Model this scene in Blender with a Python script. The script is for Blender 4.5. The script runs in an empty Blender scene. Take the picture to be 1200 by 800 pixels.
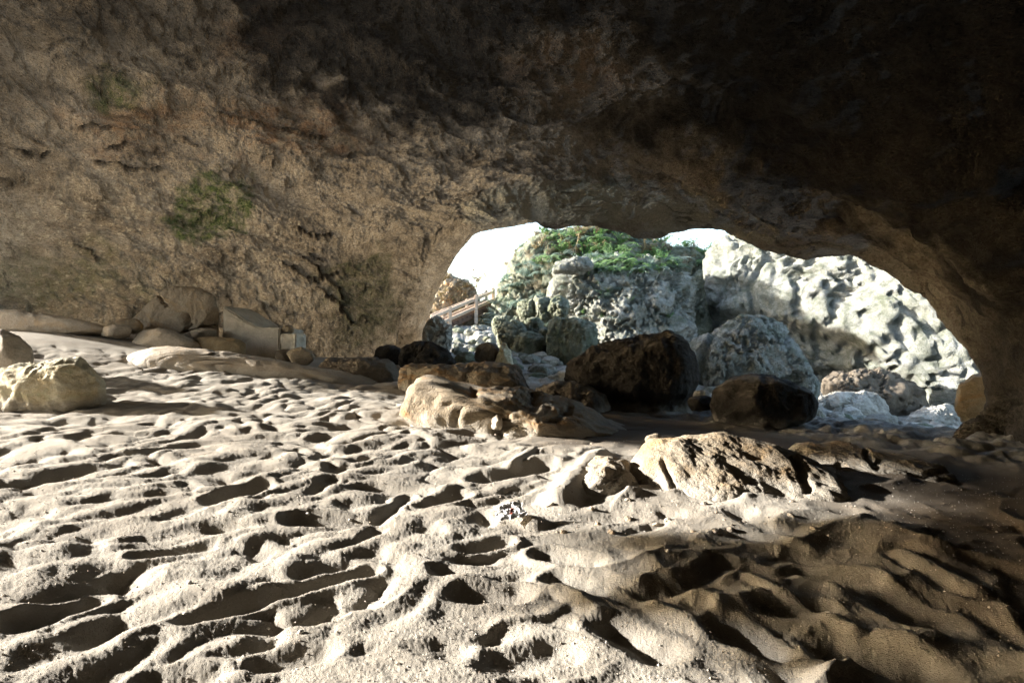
import bpy, bmesh, math, random
import numpy as np

random.seed(7)
RNG = np.random.default_rng(11)
SC = bpy.context.scene
COL = SC.collection
F, CX, HZ, CAMZ = 800.0, 600.0, 400.0, 1.5      # focal length / centre / horizon of the 1200 px photo, eye height


def P(px, py, d):
    """the world point seen at a photo pixel, d metres in front"""
    return np.array([(px - CX) / F * d, d, CAMZ - (py - HZ) / F * d])


def proj(v):
    d = np.maximum(v[:, 1], 0.3)
    return CX + v[:, 0] / d * F, HZ - (v[:, 2] - CAMZ) / d * F


# ------------------------------------------------------------------ noise
_perm = RNG.permutation(256)
_perm = np.concatenate([_perm, _perm, _perm])
_grad = RNG.normal(size=(256, 3))
_grad /= np.linalg.norm(_grad, axis=1)[:, None]
_jit = RNG.random((256, 3))


def _hash(i, j, k):
    return _perm[(_perm[(_perm[i & 255] + j) & 255] + k) & 255]


def perlin(p):
    i = np.floor(p).astype(np.int64)
    f = p - i
    u = f * f * f * (f * (f * 6 - 15) + 10)
    out = np.zeros(len(p))
    for a in (0, 1):
        wa = u[:, 0] if a else 1 - u[:, 0]
        for b in (0, 1):
            wb = u[:, 1] if b else 1 - u[:, 1]
            for c in (0, 1):
                wc = u[:, 2] if c else 1 - u[:, 2]
                g = _grad[_hash(i[:, 0] + a, i[:, 1] + b, i[:, 2] + c)]
                out += wa * wb * wc * (g[:, 0] * (f[:, 0] - a) + g[:, 1] * (f[:, 1] - b) + g[:, 2] * (f[:, 2] - c))
    return out * 1.6


def fbm(p, octs=4, gain=0.5, lac=2.03, ridge=False):
    a, s, out = 1.0, 1.0, np.zeros(len(p))
    for o in range(octs):
        n = perlin(p * s + 17.3 * o)
        out += a * ((0.5 - np.abs(n)) * 1.4 if ridge else n)
        a *= gain
        s *= lac
    return out


def worley(p):
    i = np.floor(p).astype(np.int64)
    f1 = np.full(len(p), 9.0)
    f2 = np.full(len(p), 9.0)
    cid = np.zeros(len(p), np.int64)
    for a in (-1, 0, 1):
        for b in (-1, 0, 1):
            for c in (-1, 0, 1):
                h = _hash(i[:, 0] + a, i[:, 1] + b, i[:, 2] + c)
                q = i + np.array([a, b, c]) + _jit[h]
                d = ((q - p) ** 2).sum(1)
                m = d < f1
                f2 = np.where(m, f1, np.minimum(f2, d))
                cid = np.where(m, h, cid)
                f1 = np.where(m, d, f1)
    return np.sqrt(f1), np.sqrt(f2), cid


def bowls(x, y, k=14.0, jit=0.9):
    """smooth-min distance field of a jittered 2-D grid: bowls that meet in crests; a depth per bowl"""
    i = np.floor(x).astype(np.int64)
    j = np.floor(y).astype(np.int64)
    acc = np.zeros(len(x))
    dep = np.zeros(len(x))
    for a in (-1, 0, 1, 2) if False else (-1, 0, 1):
        for b in (-1, 0, 1):
            h = _hash(i + a, j + b, 3 + 0 * i)
            qx = i + a + 0.5 + (_jit[h, 0] - 0.5) * jit
            qy = j + b + 0.5 + (_jit[h, 1] - 0.5) * jit
            d = (qx - x) ** 2 + (qy - y) ** 2
            w = np.exp(-k * d)
            acc += w
            dep += w * (_jit[h, 2] ** 1.3)
    dd = -np.log(acc + 1e-9) / k
    return dd, dep / (acc + 1e-9)


def sstep(a, b, x):
    t = np.clip((x - a) / (b - a), 0, 1)
    return t * t * (3 - 2 * t)


# ------------------------------------------------------------------ mesh helpers
def vnormals(v, f):
    n = np.zeros_like(v)
    fn = np.cross(v[f[:, 1]] - v[f[:, 0]], v[f[:, 2]] - v[f[:, 0]])
    if f.shape[1] == 4:
        fn = np.cross(v[f[:, 2]] - v[f[:, 0]], v[f[:, 3]] - v[f[:, 1]])
    for k in range(f.shape[1]):
        for c in range(3):
            n[:, c] += np.bincount(f[:, k], fn[:, c], len(v))
    return n / (np.linalg.norm(n, axis=1)[:, None] + 1e-12)


def mk_mesh(name, v, f, smooth=True, attrs=None):
    me = bpy.data.meshes.new(name)
    v = np.asarray(v, np.float32)
    f = np.asarray(f, np.int32)
    me.vertices.add(len(v))
    me.vertices.foreach_set('co', v.ravel())
    k = f.shape[1]
    me.loops.add(f.size)
    me.loops.foreach_set('vertex_index', f.ravel())
    me.polygons.add(len(f))
    me.polygons.foreach_set('loop_start', np.arange(0, f.size, k, dtype=np.int32))
    me.polygons.foreach_set('loop_total', np.full(len(f), k, np.int32))
    me.polygons.foreach_set('use_smooth', np.full(len(f), smooth, bool))
    me.update(calc_edges=True)
    for an, av in (attrs or {}).items():
        at = me.attributes.new(an, 'FLOAT', 'POINT')
        at.data.foreach_set('value', np.asarray(av, np.float32))
    return me


def tag(o, label=None, cat=None, group=None, kind=None):
    if label:
        o['label'] = label
    if cat:
        o['category'] = cat
    if group:
        o['group'] = group
    if kind:
        o['kind'] = kind
    return o


def link(name, me, mat=None, loc=(0, 0, 0), parent=None):
    o = bpy.data.objects.new(name, me)
    COL.objects.link(o)
    o.location = loc
    if parent is not None:
        o.parent = parent
    if mat is not None and me is not None and not me.materials:
        me.materials.append(mat)
    return o


_ico = {}


def ico(n):
    if n not in _ico:
        bm = bmesh.new()
        bmesh.ops.create_icosphere(bm, subdivisions=n, radius=1.0)
        v = np.array([x.co[:] for x in bm.verts])
        f = np.array([[q.index for q in x.verts] for x in bm.faces])
        bm.free()
        _ico[n] = (v / np.linalg.norm(v, axis=1)[:, None], f)
    return _ico[n]


def catmull(pts, n):
    pts = np.asarray(pts, float)
    seg = np.linalg.norm(np.diff(pts, axis=0), axis=1)
    t = np.concatenate([[0], np.cumsum(seg)])
    s = np.linspace(0, t[-1], n)
    return hermite(t, pts, s)


def hermite(t, pts, s):
    """monotone-ish cubic through pts (K x ...) at parameters t"""
    K = len(pts)
    m = np.zeros_like(pts)
    for i in range(K):
        a, b = max(i - 1, 0), min(i + 1, K - 1)
        m[i] = (pts[b] - pts[a]) / (t[b] - t[a])
    i = np.clip(np.searchsorted(t, s, side='right') - 1, 0, K - 2)
    h = (t[i + 1] - t[i])
    u = (s - t[i]) / h
    sh = (-1,) + (1,) * (pts.ndim - 1)
    u, h = u.reshape(sh), h.reshape(sh)
    return ((2 * u**3 - 3 * u**2 + 1) * pts[i] + (u**3 - 2 * u**2 + u) * h * m[i]
            + (-2 * u**3 + 3 * u**2) * pts[i + 1] + (u**3 - u**2) * h * m[i + 1])


def linedist(px, py, poly):
    """pixel distance to a polyline"""
    best = np.full(len(px), 1e9)
    for (x0, y0), (x1, y1) in zip(poly[:-1], poly[1:]):
        dx, dy = x1 - x0, y1 - y0
        t = np.clip(((px - x0) * dx + (py - y0) * dy) / (dx * dx + dy * dy + 1e-9), 0, 1)
        best = np.minimum(best, np.hypot(px - x0 - t * dx, py - y0 - t * dy))
    return best


# ------------------------------------------------------------------ node materials
class N:
    def __init__(self, name):
        self.m = bpy.data.materials.new(name)
        self.m.use_nodes = True
        self.t = self.m.node_tree
        self.b = self.t.nodes['Principled BSDF']
        self.b.inputs['Specular IOR Level'].default_value = 0.25

    def n(self, ty, **kw):
        x = self.t.nodes.new(ty)
        for k, v in kw.items():
            setattr(x, k, v)
        return x

    def l(self, a, b):
        self.t.links.new(a, b)

    def pos(self):
        return self.n('ShaderNodeNewGeometry').outputs['Position']

    def mapv(self, vec, scale=(1, 1, 1), rot=(0, 0, 0)):
        x = self.n('ShaderNodeMapping')
        x.inputs['Scale'].default_value = scale
        x.inputs['Rotation'].default_value = rot
        self.l(vec, x.inputs['Vector'])
        return x.outputs['Vector']

    def noise(self, vec, scale, detail=6, rough=0.6, dist=0.0):
        x = self.n('ShaderNodeTexNoise')
        x.inputs['Scale'].default_value = scale
        x.inputs['Detail'].default_value = detail
        x.inputs['Roughness'].default_value = rough
        x.inputs['Distortion'].default_value = dist
        self.l(vec, x.inputs['Vector'])
        return x.outputs['Fac']

    def voro(self, vec, scale, feature='F1', rnd=1.0):
        x = self.n('ShaderNodeTexVoronoi', feature=feature)
        x.inputs['Scale'].default_value = scale
        x.inputs['Randomness'].default_value = rnd
        self.l(vec, x.inputs['Vector'])
        return x.outputs['Distance']

    def ramp(self, fac, stops, interp='LINEAR'):
        x = self.n('ShaderNodeValToRGB')
        r = x.color_ramp
        r.interpolation = interp
        while len(r.elements) < len(stops):
            r.elements.new(0.5)
        for e, (p, c) in zip(r.elements, stops):
            e.position = p
            e.color = (*c, 1) if len(c) == 3 else c
        self.l(fac, x.inputs['Fac'])
        return x.outputs['Color']

    def rng(self, fac, a, b, c=0.0, d=1.0):
        x = self.n('ShaderNodeMapRange', interpolation_type='SMOOTHSTEP')
        for k, v in zip(('From Min', 'From Max', 'To Min', 'To Max'), (a, b, c, d)):
            x.inputs[k].default_value = v
        self.l(fac, x.inputs['Value'])
        return x.outputs['Result']

    def math(self, op, a, b=None):
        x = self.n('ShaderNodeMath', operation=op)
        for k, v in enumerate((a, b)):
            if v is None:
                continue
            if isinstance(v, (int, float)):
                x.inputs[k].default_value = v
            else:
                self.l(v, x.inputs[k])
        return x.outputs[0]

    def mix(self, fac, a, b, mode='MIX'):
        x = self.n('ShaderNodeMix', data_type='RGBA', blend_type=mode)
        for k, v in ((0, fac), (6, a), (7, b)):
            if isinstance(v, (int, float)):
                x.inputs[k].default_value = v
            elif isinstance(v, tuple):
                x.inputs[k].default_value = (*v, 1)
            else:
                self.l(v, x.inputs[k])
        return x.outputs[2]

    def attr(self, name):
        return self.n('ShaderNodeAttribute', attribute_name=name).outputs['Fac']

    def bump(self, h, dist, strength=1.0, prev=None):
        x = self.n('ShaderNodeBump')
        x.inputs['Distance'].default_value = dist
        x.inputs['Strength'].default_value = strength
        self.l(h, x.inputs['Height'])
        if prev is not None:
            self.l(prev, x.inputs['Normal'])
        return x.outputs['Normal']

    def done(self, col, rough=0.9, normal=None):
        if isinstance(col, tuple):
            self.b.inputs['Base Color'].default_value = (*col, 1)
        else:
            self.l(col, self.b.inputs['Base Color'])
        if isinstance(rough, (int, float)):
            self.b.inputs['Roughness'].default_value = rough
        else:
            self.l(rough, self.b.inputs['Roughness'])
        if normal is not None:
            self.l(normal, self.b.inputs['Normal'])
        return self.m


def rock_mat(name, stops, scale=1.0, bump=0.05, pits=0.5, stain=None, stain_amt=0.0, moss=0.0, moss_col=(.07, .10, .04), fine=True, seed=0.0):
    k = N(name)
    p = k.pos()
    p = k.mapv(p, (1, 1, 1.25), (0.1 * seed, 0.2 + seed, seed))
    big = k.noise(p, 1.1 * scale, 8, 0.62, 0.4)
    med = k.noise(p, 5.5 * scale, 8, 0.7, 0.2)
    sm = k.noise(p, 26 * scale, 6, 0.7)
    vor = k.voro(k.mapv(p, (1, 1, 1)), 15 * scale)
    vor2 = k.voro(p, 38 * scale)
    c = k.ramp(k.math('ADD', k.math('MULTIPLY', big, 0.6), k.math('MULTIPLY', med, 0.4)), stops)
    c = k.mix(k.rng(sm, 0.35, 0.7, 0.0, 0.55), c, k.mix(1.0, c, (.52, .50, .46), 'MULTIPLY'))
    if pits:
        pf = k.math('MULTIPLY', k.rng(vor, 0.32, 0.10, 0, 1), k.rng(med, 0.40, 0.62, 0, pits))
        c = k.mix(pf, c, k.mix(1.0, c, (.28, .27, .24), 'MULTIPLY'))
    if stain is not None:
        sf = k.rng(k.noise(k.mapv(p, (1, 1, .5)), 2.1 * scale, 7, .7, .6), .5, .68, 0, stain_amt)
        c = k.mix(sf, c, stain)
    if moss:
        g = k.n('ShaderNodeNewGeometry')
        sx = k.n('ShaderNodeSeparateXYZ')
        k.l(g.outputs['Normal'], sx.inputs[0])
        mf = k.math('MULTIPLY', k.rng(sx.outputs['Z'], -0.1, 0.8, 0.25, 1), k.rng(k.noise(p, 3.2 * scale, 8, .75), .45, .62, 0, moss))
        c = k.mix(mf, c, moss_col)
    c = k.mix(k.math('MULTIPLY', k.attr('dust'), k.rng(sm, .3, .6, .6, 1)), c, (.38, .345, .29))
    nb = k.bump(med, bump * 1.6)
    nb = k.bump(k.math('SUBTRACT', sm, k.math('MULTIPLY', k.rng(vor, .3, .05), pits)), bump * 0.55, 1.0, nb)
    if fine:
        nb = k.bump(vor2, bump * .22, 1.0, nb)
    return k.done(c, 0.92, nb)


M = {}
# cave rock (walls and ceiling): attributes moss / rust are stains, soot is stain plus painted shade, pale / rim carry painted light
k = N('cave_rock_material')
p = k.pos()
pm = k.mapv(p, (1, 1, 1.6), (0, .25, .1))
big = k.noise(pm, .55, 8, .62, .5)
med = k.noise(pm, 3.2, 9, .68, .3)
sm = k.noise(pm, 17, 7, .72)
vor = k.voro(k.mapv(p, (1, 1, 2.2), (.1, .3, 0)), 9)
vor2 = k.voro(k.mapv(p, (1, 1, 1.9), (0, -.2, .4)), 24)
c = k.ramp(k.math('ADD', k.math('MULTIPLY', big, .55), k.math('MULTIPLY', med, .45)),
           [(.30, (.115, .096, .074)), (.42, (.27, .228, .172)), (.53, (.42, .365, .285)), (.66, (.58, .52, .425))])
c = k.mix(k.rng(sm, .42, .66, 0, .75), c, k.mix(1.0, c, (.45, .42, .37), 'MULTIPLY'))
c = k.mix(k.rng(vor, .26, .08, 0, .6), c, k.mix(1.0, c, (.4, .36, .31), 'MULTIPLY'))
c = k.mix(k.math('MULTIPLY', k.rng(k.noise(pm, 8, 6, .7), .52, .64, 0, .7), k.attr('pale')), c, (.70, .63, .48))  # pale patches, also lifting the wall colour in place of light
c = k.mix(k.math('MULTIPLY', k.attr('rust'), k.rng(med, .4, .6)), c, (.26, .135, .06))
c = k.mix(k.math('MULTIPLY', k.attr('moss'), k.rng(k.noise(p, 5, 8, .75), .36, .60, .15, 1)), c, k.mix(k.rng(sm, .4, .62), (.055, .085, .03), (.17, .20, .085)))
c = k.mix(k.math('MULTIPLY', k.attr('soot_shade'), k.rng(k.noise(p, 2.2, 8, .7), .28, .62, 1, .88)), c, (.008, .0065, .0055))  # ceiling stain, plus shade painted into the wall colour
c = k.mix(k.math('MULTIPLY', k.attr('rim'), k.rng(med, .34, .6, .45, .95)), c, k.mix(k.rng(sm, .4, .62), (.66, .60, .47), (.50, .47, .34)))  # paler colour stands in for light bounced under the arch
c = k.mix(k.attr('crack'), c, (.02, .016, .012))
nb = k.bump(k.noise(pm, 6.5, 9, .72, .4), .20, 1, k.bump(med, .16))
nb = k.bump(k.math('SUBTRACT', sm, k.math('MULTIPLY', k.rng(vor, .34, .06), .5)), .11, 1, nb)
nb = k.bump(k.rng(vor2, .02, .5), .030, 1, nb)
M['cave'] = k.done(c, .93, nb)

# sand and the rubble outside
k = N('sand_material')
p = k.pos()
g1 = k.noise(p, 1.4, 6, .6, .3)
g2 = k.noise(p, 60, 5, .8)
g3 = k.voro(p, 95)
g4 = k.voro(p, 210)
big = k.noise(p, .4, 5, .6)
c = k.ramp(k.math('ADD', k.math('MULTIPLY', g1, .6), k.math('MULTIPLY', g2, .4)), [(.3, (.25, .22, .182)), (.5, (.345, .312, .263)), (.68, (.44, .41, .357))])
c = k.mix(k.rng(g3, .18, .02, 0, .45), c, (.66, .63, .58))
c = k.mix(k.math('MULTIPLY', k.rng(g4, .2, .05), k.rng(g2, .5, .62, 0, .7)), c, (.14, .11, .085))
c = k.mix(k.attr('floor_shade'), c, k.mix(1.0, c, (.40, .34, .28), 'MULTIPLY'))  # darkens the sand in place of shade
rub = k.ramp(k.noise(p, 4, 8, .7), [(.3, (.10, .092, .078)), (.5, (.24, .225, .195)), (.68, (.42, .40, .35))])
c = k.mix(k.attr('outside'), c, rub)
nb = k.bump(g2, .010)
nb = k.bump(k.rng(g3, .0, .4, 1, 0), .006, .9, nb)
M['sand'] = k.done(c, .95, nb)

M['tan'] = rock_mat('tan_limestone', [(.3, (.17, .132, .09)), (.47, (.31, .252, .178)), (.62, (.45, .375, .28))], 1.3, .03, .35, (.46, .25, .09), .75, seed=1)
M['ledge'] = rock_mat('ochre_limestone', [(.3, (.17, .13, .085)), (.46, (.29, .225, .15)), (.62, (.39, .325, .24))], 1.4, .03, .3, (.44, .27, .11), .6, seed=2)
M['brown'] = rock_mat('brown_boulder_rock', [(.3, (.09, .074, .057)), (.5, (.17, .14, .105)), (.65, (.25, .21, .16))], 1.3, .04, .6, seed=3)
M['dark'] = rock_mat('dark_boulder_rock', [(.3, (.030, .026, .022)), (.5, (.055, .047, .039)), (.65, (.095, .081, .067))], 1.6, .05, .6, seed=4)
M['lime'] = rock_mat('pitted_limestone', [(.30, (.13, .14, .115)), (.45, (.34, .355, .305)), (.62, (.64, .64, .60))], 1.0, .14, 1.0, (.10, .12, .065), .6, .5, (.09, .12, .05), seed=5)
M['green'] = rock_mat('mossy_limestone', [(.3, (.10, .11, .08)), (.48, (.23, .245, .18)), (.64, (.44, .45, .37))], 1.3, .07, .8, (.10, .135, .06), .6, .55, (.075, .11, .045), seed=6)
M['white'] = rock_mat('white_limestone', [(.3, (.20, .185, .15)), (.46, (.47, .445, .385)), (.62, (.72, .69, .615))], 1.2, .07, .7, (.3, .26, .16), .35, seed=7)
M['yellow'] = rock_mat('pale_yellow_rock', [(.3, (.42, .33, .19)), (.46, (.58, .50, .34)), (.6, (.72, .68, .54))], 2.2, .025, .25, (.40, .42, .27), .6, seed=8)
M['grey'] = rock_mat('smooth_grey_rock', [(.3, (.27, .235, .19)), (.5, (.37, .325, .27)), (.65, (.46, .41, .35))], 1.0, .012, .12, (.32, .24, .15), .35, seed=9)
M['slab'] = rock_mat('dusty_slab_rock', [(.3, (.30, .25, .19)), (.5, (.42, .36, .29)), (.65, (.53, .47, .39))], 1.2, .02, .2, (.45, .30, .15), .45, seed=10)
M['jamb'] = rock_mat('ochre_jamb_rock', [(.3, (.2, .15, .09)), (.5, (.4, .31, .19)), (.65, (.55, .46, .32))], 1.5, .05, .5, (.45, .26, .1), .6, seed=11)

k = N('concrete')
p = k.pos()
c = k.ramp(k.noise(p, 2.4, 8, .7, .4), [(.3, (.30, .275, .235)), (.46, (.46, .42, .36)), (.66, (.60, .56, .49))])
c = k.mix(k.rng(k.noise(k.mapv(p, (1, 1, .35)), 3.3, 5, .6), .55, .7, 0, .5), c, (.24, .22, .155))
c = k.mix(k.rng(k.voro(p, 26), .16, .05, 0, .6), c, (.17, .15, .12))
M['concrete'] = k.done(c, .9, k.bump(k.noise(p, 9, 8, .75), .03, 1, k.bump(k.noise(p, 45, 6, .75), .014)))
k = N('pale_concrete')
p = k.pos()
c = k.ramp(k.noise(p, 6, 8, .7), [(.3, (.42, .38, .30)), (.6, (.66, .61, .52))])
M['pale_concrete'] = k.done(c, .9, k.bump(k.noise(p, 40, 6, .75), .01))
k = N('weathered_wood')
p = k.pos()
c = k.ramp(k.noise(k.mapv(p, (3, 3, 22)), 2, 6, .6), [(.3, (.34, .26, .19)), (.6, (.60, .49, .38))])
M['wood'] = k.done(c, .8, k.bump(k.noise(k.mapv(p, (3, 3, 25)), 4, 4, .6), .006))
k = N('dark_wood')
p = k.pos()
c = k.ramp(k.noise(k.mapv(p, (3, 3, 22)), 2, 6, .6), [(.3, (.07, .048, .038)), (.6, (.16, .11, .085))])
M['wood_dark'] = k.done(c, .85)


def leaf_mat(name, c1, c2):
    k = N(name)
    oi = k.n('ShaderNodeObjectInfo')
    f = k.math('ADD', k.math('MULTIPLY', k.noise(k.pos(), 9, 3, .6), .7), k.math('MULTIPLY', oi.outputs['Random'], .3))
    c = k.ramp(f, [(.3, c1), (.68, c2)])
    m = k.done(c, .55)
    tr = k.n('ShaderNodeBsdfTranslucent')
    k.l(c, tr.inputs['Color'])
    mx = k.n('ShaderNodeMixShader')
    mx.inputs[0].default_value = .35
    k.l(k.b.outputs[0], mx.inputs[1])
    k.l(tr.outputs[0], mx.inputs[2])
    k.l(mx.outputs[0], k.t.nodes['Material Output'].inputs['Surface'])
    return m


M['leaf'] = leaf_mat('green_leaf', (.08, .18, .05), (.28, .42, .19))
M['leaf_blue'] = leaf_mat('bluish_leaf', (.11, .18, .13), (.34, .42, .37))
M['dry'] = leaf_mat('dry_grass', (.17, .15, .10), (.40, .36, .27))
M['leaf_tan'] = leaf_mat('yellowed_leaf', (.15, .12, .06), (.38, .31, .18))

k = N('pebble_material')
p = k.pos()
M['pebble'] = k.done(k.ramp(k.noise(p, 30, 5, .6), [(.3, (.5, .46, .4)), (.65, (.8, .77, .72))]), .8, k.bump(k.noise(p, 60, 4, .6), .004))
k = N('grain_material')
p = k.pos()
M['grain'] = k.done(k.ramp(k.n('ShaderNodeNewGeometry').outputs['Random Per Island'], [(0, (.16, .125, .095)), (.4, (.42, .36, .29)), (1, (.62, .58, .53))]), .9)
k = N('white_paper')
p = k.pos()
M['paper'] = k.done(k.ramp(k.noise(p, 12, 4, .6), [(.3, (.74, .73, .71)), (.7, (.85, .85, .84))]), .7, k.bump(k.noise(p, 50, 4, .6), .003))
k = N('red_print')
M['red'] = k.done(k.ramp(k.noise(k.pos(), 80, 3, .6), [(.3, (.22, .045, .025)), (.7, (.36, .08, .05))]), .7)

# ------------------------------------------------------------------ the ground: broad shape
gcp = [P(*a) for a in [
    (0, 800, 3.0), (600, 800, 3.0), (1200, 800, 3.0), (0, 600, 5.2), (600, 600, 5.5), (1100, 600, 5.5),
    (0, 500, 8), (300, 500, 8.3), (600, 500, 9), (900, 545, 7), (1150, 560, 6.8), (0, 450, 10.5), (300, 450, 11.5),
    (450, 470, 10.5), (700, 488, 10.5), (1150, 510, 9.4), (850, 493, 11), (960, 500, 10.3), (0, 388, 14.3), (150, 396, 15.2),
    (250, 409, 16), (400, 419, 17.2), (490, 413, 19), (560, 412, 21), (560, 388, 26), (530, 381, 28), (640, 428, 18), (700, 422, 20),
    (900, 478, 14), (1050, 506, 13.5), (1100, 507, 16.5), (1000, 498, 15)]] + [np.array(a) for a in [
        (0, -5, 0.0), (-10, 0, .15), (-14, 9, .6), (-20, 9, .1), (-20, 2, 0), (6, 0, .1), (5.5, 4, .1), (9, 8, .3), (-30, 20, 0), (-12, 30, 2.3), (14, 22, -.8), (-9, 23, .5), (-16, 22, 0), (-14, 17.5, .4), (0, 38, 2.6), (25, 30, 1.5),
        (-30, -10, 0), (25, -10, 0)]]
gcp = np.array(gcp)


def _tps(r2):
    return np.where(r2 > 1e-9, r2 * np.log(r2 + 1e-12), 0)


def _solve():
    n = len(gcp)
    A = np.zeros((n + 3, n + 3))
    r2 = ((gcp[:, None, :2] - gcp[None, :, :2]) ** 2).sum(2)
    A[:n, :n] = _tps(r2) + np.eye(n) * 0.6
    A[:n, n] = 1
    A[:n, n + 1:] = gcp[:, :2]
    A[n:, :n] = A[:n, n:].T
    b = np.zeros(n + 3)
    b[:n] = gcp[:, 2]
    return np.linalg.solve(A, b)


_w = _solve()


def gbase(x, y):
    x = np.atleast_1d(np.asarray(x, float))
    y = np.atleast_1d(np.asarray(y, float))
    z = np.full(len(x), _w[len(gcp)]) + _w[len(gcp) + 1] * x + _w[len(gcp) + 2] * y
    for i, g in enumerate(gcp):
        z += _w[i] * _tps((x - g[0]) ** 2 + (y - g[1]) ** 2)
    far = sstep(26, 45, np.hypot(x, y))
    return np.clip(z, -1.5, 4) * (1 - far) + 1.2 * far


def gpix(px, py):
    """ground point under a photo pixel (march along the ray)"""
    d = np.concatenate([np.linspace(1.5, 12, 300), np.linspace(12, 40, 300)])
    pts = np.array([P(px, py, t) for t in d])
    z = gbase(pts[:, 0], pts[:, 1])
    below = np.nonzero(pts[:, 2] <= z)[0]
    i = below[0] if len(below) else len(d) - 1
    return pts[i]


# hollows trodden into the sand that the photo shows one by one: two pixel ends, width (m), depth (m)
PITS = [((225, 722), (330, 690), .20, .10), ((330, 690), (432, 664), .19, .11), ((550, 690), (598, 692), .33, .13), ((640, 645), (690, 655), .26, .10),
        ((548, 640), (590, 632), .2, .10), ((655, 676), (722, 692), .26, .10), ((720, 735), (765, 762), .28, .12),
        ((850, 738), (900, 760), .24, .11), ((980, 760), (1070, 790), .32, .13), ((805, 688), (848, 660), .2, .09),
        ((905, 712), (950, 715), .22, .08), ((875, 665), (912, 672), .22, .08), ((245, 788), (185, 794), .24, .10), ((310, 774), (370, 764), .24, .10),
        ((30, 735), (110, 700), .20, .09), ((160, 650), (240, 640), .18, .07), ((350, 612), (415, 612), .24, .09), ((440, 610), (478, 580), .2, .08),
        ((495, 588), (538, 576), .26, .10), ((255, 588), (305, 574), .22, .08), ((565, 558), (635, 546), .30, .11), ((738, 704), (785, 692), .22, .09),
        ((600, 775), (650, 762), .30, .09), ((1015, 695), (1085, 728), .28, .10), ((935, 667), (995, 680), .28, .10)]
MOUNDS = [((470, 612), (530, 600), .3, .05), ((585, 600), (625, 610), .2, .06), ((720, 690), (830, 740), .14, .05), ((880, 680), (1000, 745), .14, .06), ((660, 690), (700, 715), .14, .05),
          ((1060, 655), (1140, 700), .22, .10), ((655, 585), (705, 535), .3, .16), ((600, 545), (625, 530), .15, .08)]


def relief(x, y):
    n = len(x)
    z0 = np.zeros(n)
    p2 = np.stack([x, y, z0], 1)
    wx = perlin(p2 * 1.1 + 5.2)
    wy = perlin(p2 * 1.1 + 31.7)
    w2x = perlin(p2 * 3.1 + 1.7)
    w2y = perlin(p2 * 3.1 + 71.7)
    w8 = perlin(p2 * 8.3 + 3.9)
    a = math.radians(38)
    ca, sa = math.cos(a), math.sin(a)
    xx = x + .26 * wx + .07 * w2x
    yy = y + .26 * wy + .07 * w2y
    u, v = ca * xx + sa * yy, -sa * xx + ca * yy
    far = sstep(6, 11, y)
    d1, k1 = bowls(u * 1.75, v * 2.7, 13)
    d2, k2 = bowls((ca * xx - sa * yy) * 2.5 + 9.1 + .12 * w8, (sa * xx + ca * yy) * 2.2 + 4.4, 11)
    d3, k3 = bowls(u * 3.4 + 3.3, v * 5.0 + 1.4, 12)
    # convex trodden domes on the left and upper slope, scooped hollows with thin crests at lower right
    scoop = sstep(-.9, .9, x - .35 * (y - 4) + .9 * wx)
    dome = (.15 - .07 * far) * (.16 - d1) * (.35 + 1.0 * k1) + (.07 + .07 * far) * (.16 - d3) * (.3 + k3)
    bowl = .20 * (d1 - .14) * (.25 + 1.1 * k1) + .05 * (d3 - .14) * k3
    h = dome * (1 - scoop) + bowl * scoop
    h += -.062 * (1 - .5 * far) * np.exp(-(np.clip(d2, 0, 9) / .075) ** 1.3) * sstep(.18, .6, k2)
    h += .095 * fbm(p2 * np.array([.8, .8, 1]) + 3.3, 2, .45) + .016 * fbm(p2 * 2.6 + 8.8, 3, .5)
    # long low wind-and-foot worn ridges across the slope
    rid = 1 - np.abs(perlin(np.stack([u * .7, v * 2.1, z0 + 4.4], 1))) * 2.2
    h += .022 * np.clip(rid, 0, 1) ** 1.5
    h *= .72 - .02 * far
    flat = np.zeros(n)
    add = np.zeros(n)
    for lst, sg in ((PITS, -1), (MOUNDS, 1)):
        for (A, B, w, dep) in lst:
            A3, B3 = gpix(*A), gpix(*B)
            ax, ay, bx, by = A3[0], A3[1], B3[0], B3[1]
            dx, dy = bx - ax, by - ay
            t = np.clip(((x - ax) * dx + (y - ay) * dy) / (dx * dx + dy * dy + 1e-9), 0, 1)
            r = np.hypot(x - ax - t * dx, y - ay - t * dy) / (w * .5) + .20 * w2x + .15 * wx + .16 * w8
            core = np.exp(-np.clip(r / .82, 0, 9) ** 2.2)
            rim = np.exp(-((r - 1.35) / .4) ** 2)
            add += sg * dep * .62 * core + (dep * .10 * rim if sg < 0 else 0)
            flat = np.maximum(flat, (1 - sstep(.9, 1.6, r)) * .75)
    h = h * (1 - flat) + add
    # coarse grain
    near = 1 - sstep(6, 14, np.hypot(x, y))
    h += (.0026 * fbm(p2 * 9 + 2, 2) + .0030 * fbm(p2 * 36, 2, .6)) * (.35 + .65 * near)
    h += .0022 * perlin(p2 * 90) * near
    return h


def amp_mask(x, y):
    """how trodden the sand is: fades on the rock apron at the right, outside and far away"""
    px = CX + x / np.maximum(y, .5) * F
    m = 1 - sstep(13.2, 16, y + .25 * np.abs(x))
    m *= 1 - .55 * sstep(10.2, 12.0, y) * sstep(-3, -1, x)
    m *= 1 - .55 * sstep(6.8, 8.2, y) * sstep(-.5, 1.5, x)
    m *= 1 - .55 * sstep(4.6, 5.8, y) * sstep(1.6, 2.8, x)
    return m


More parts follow.
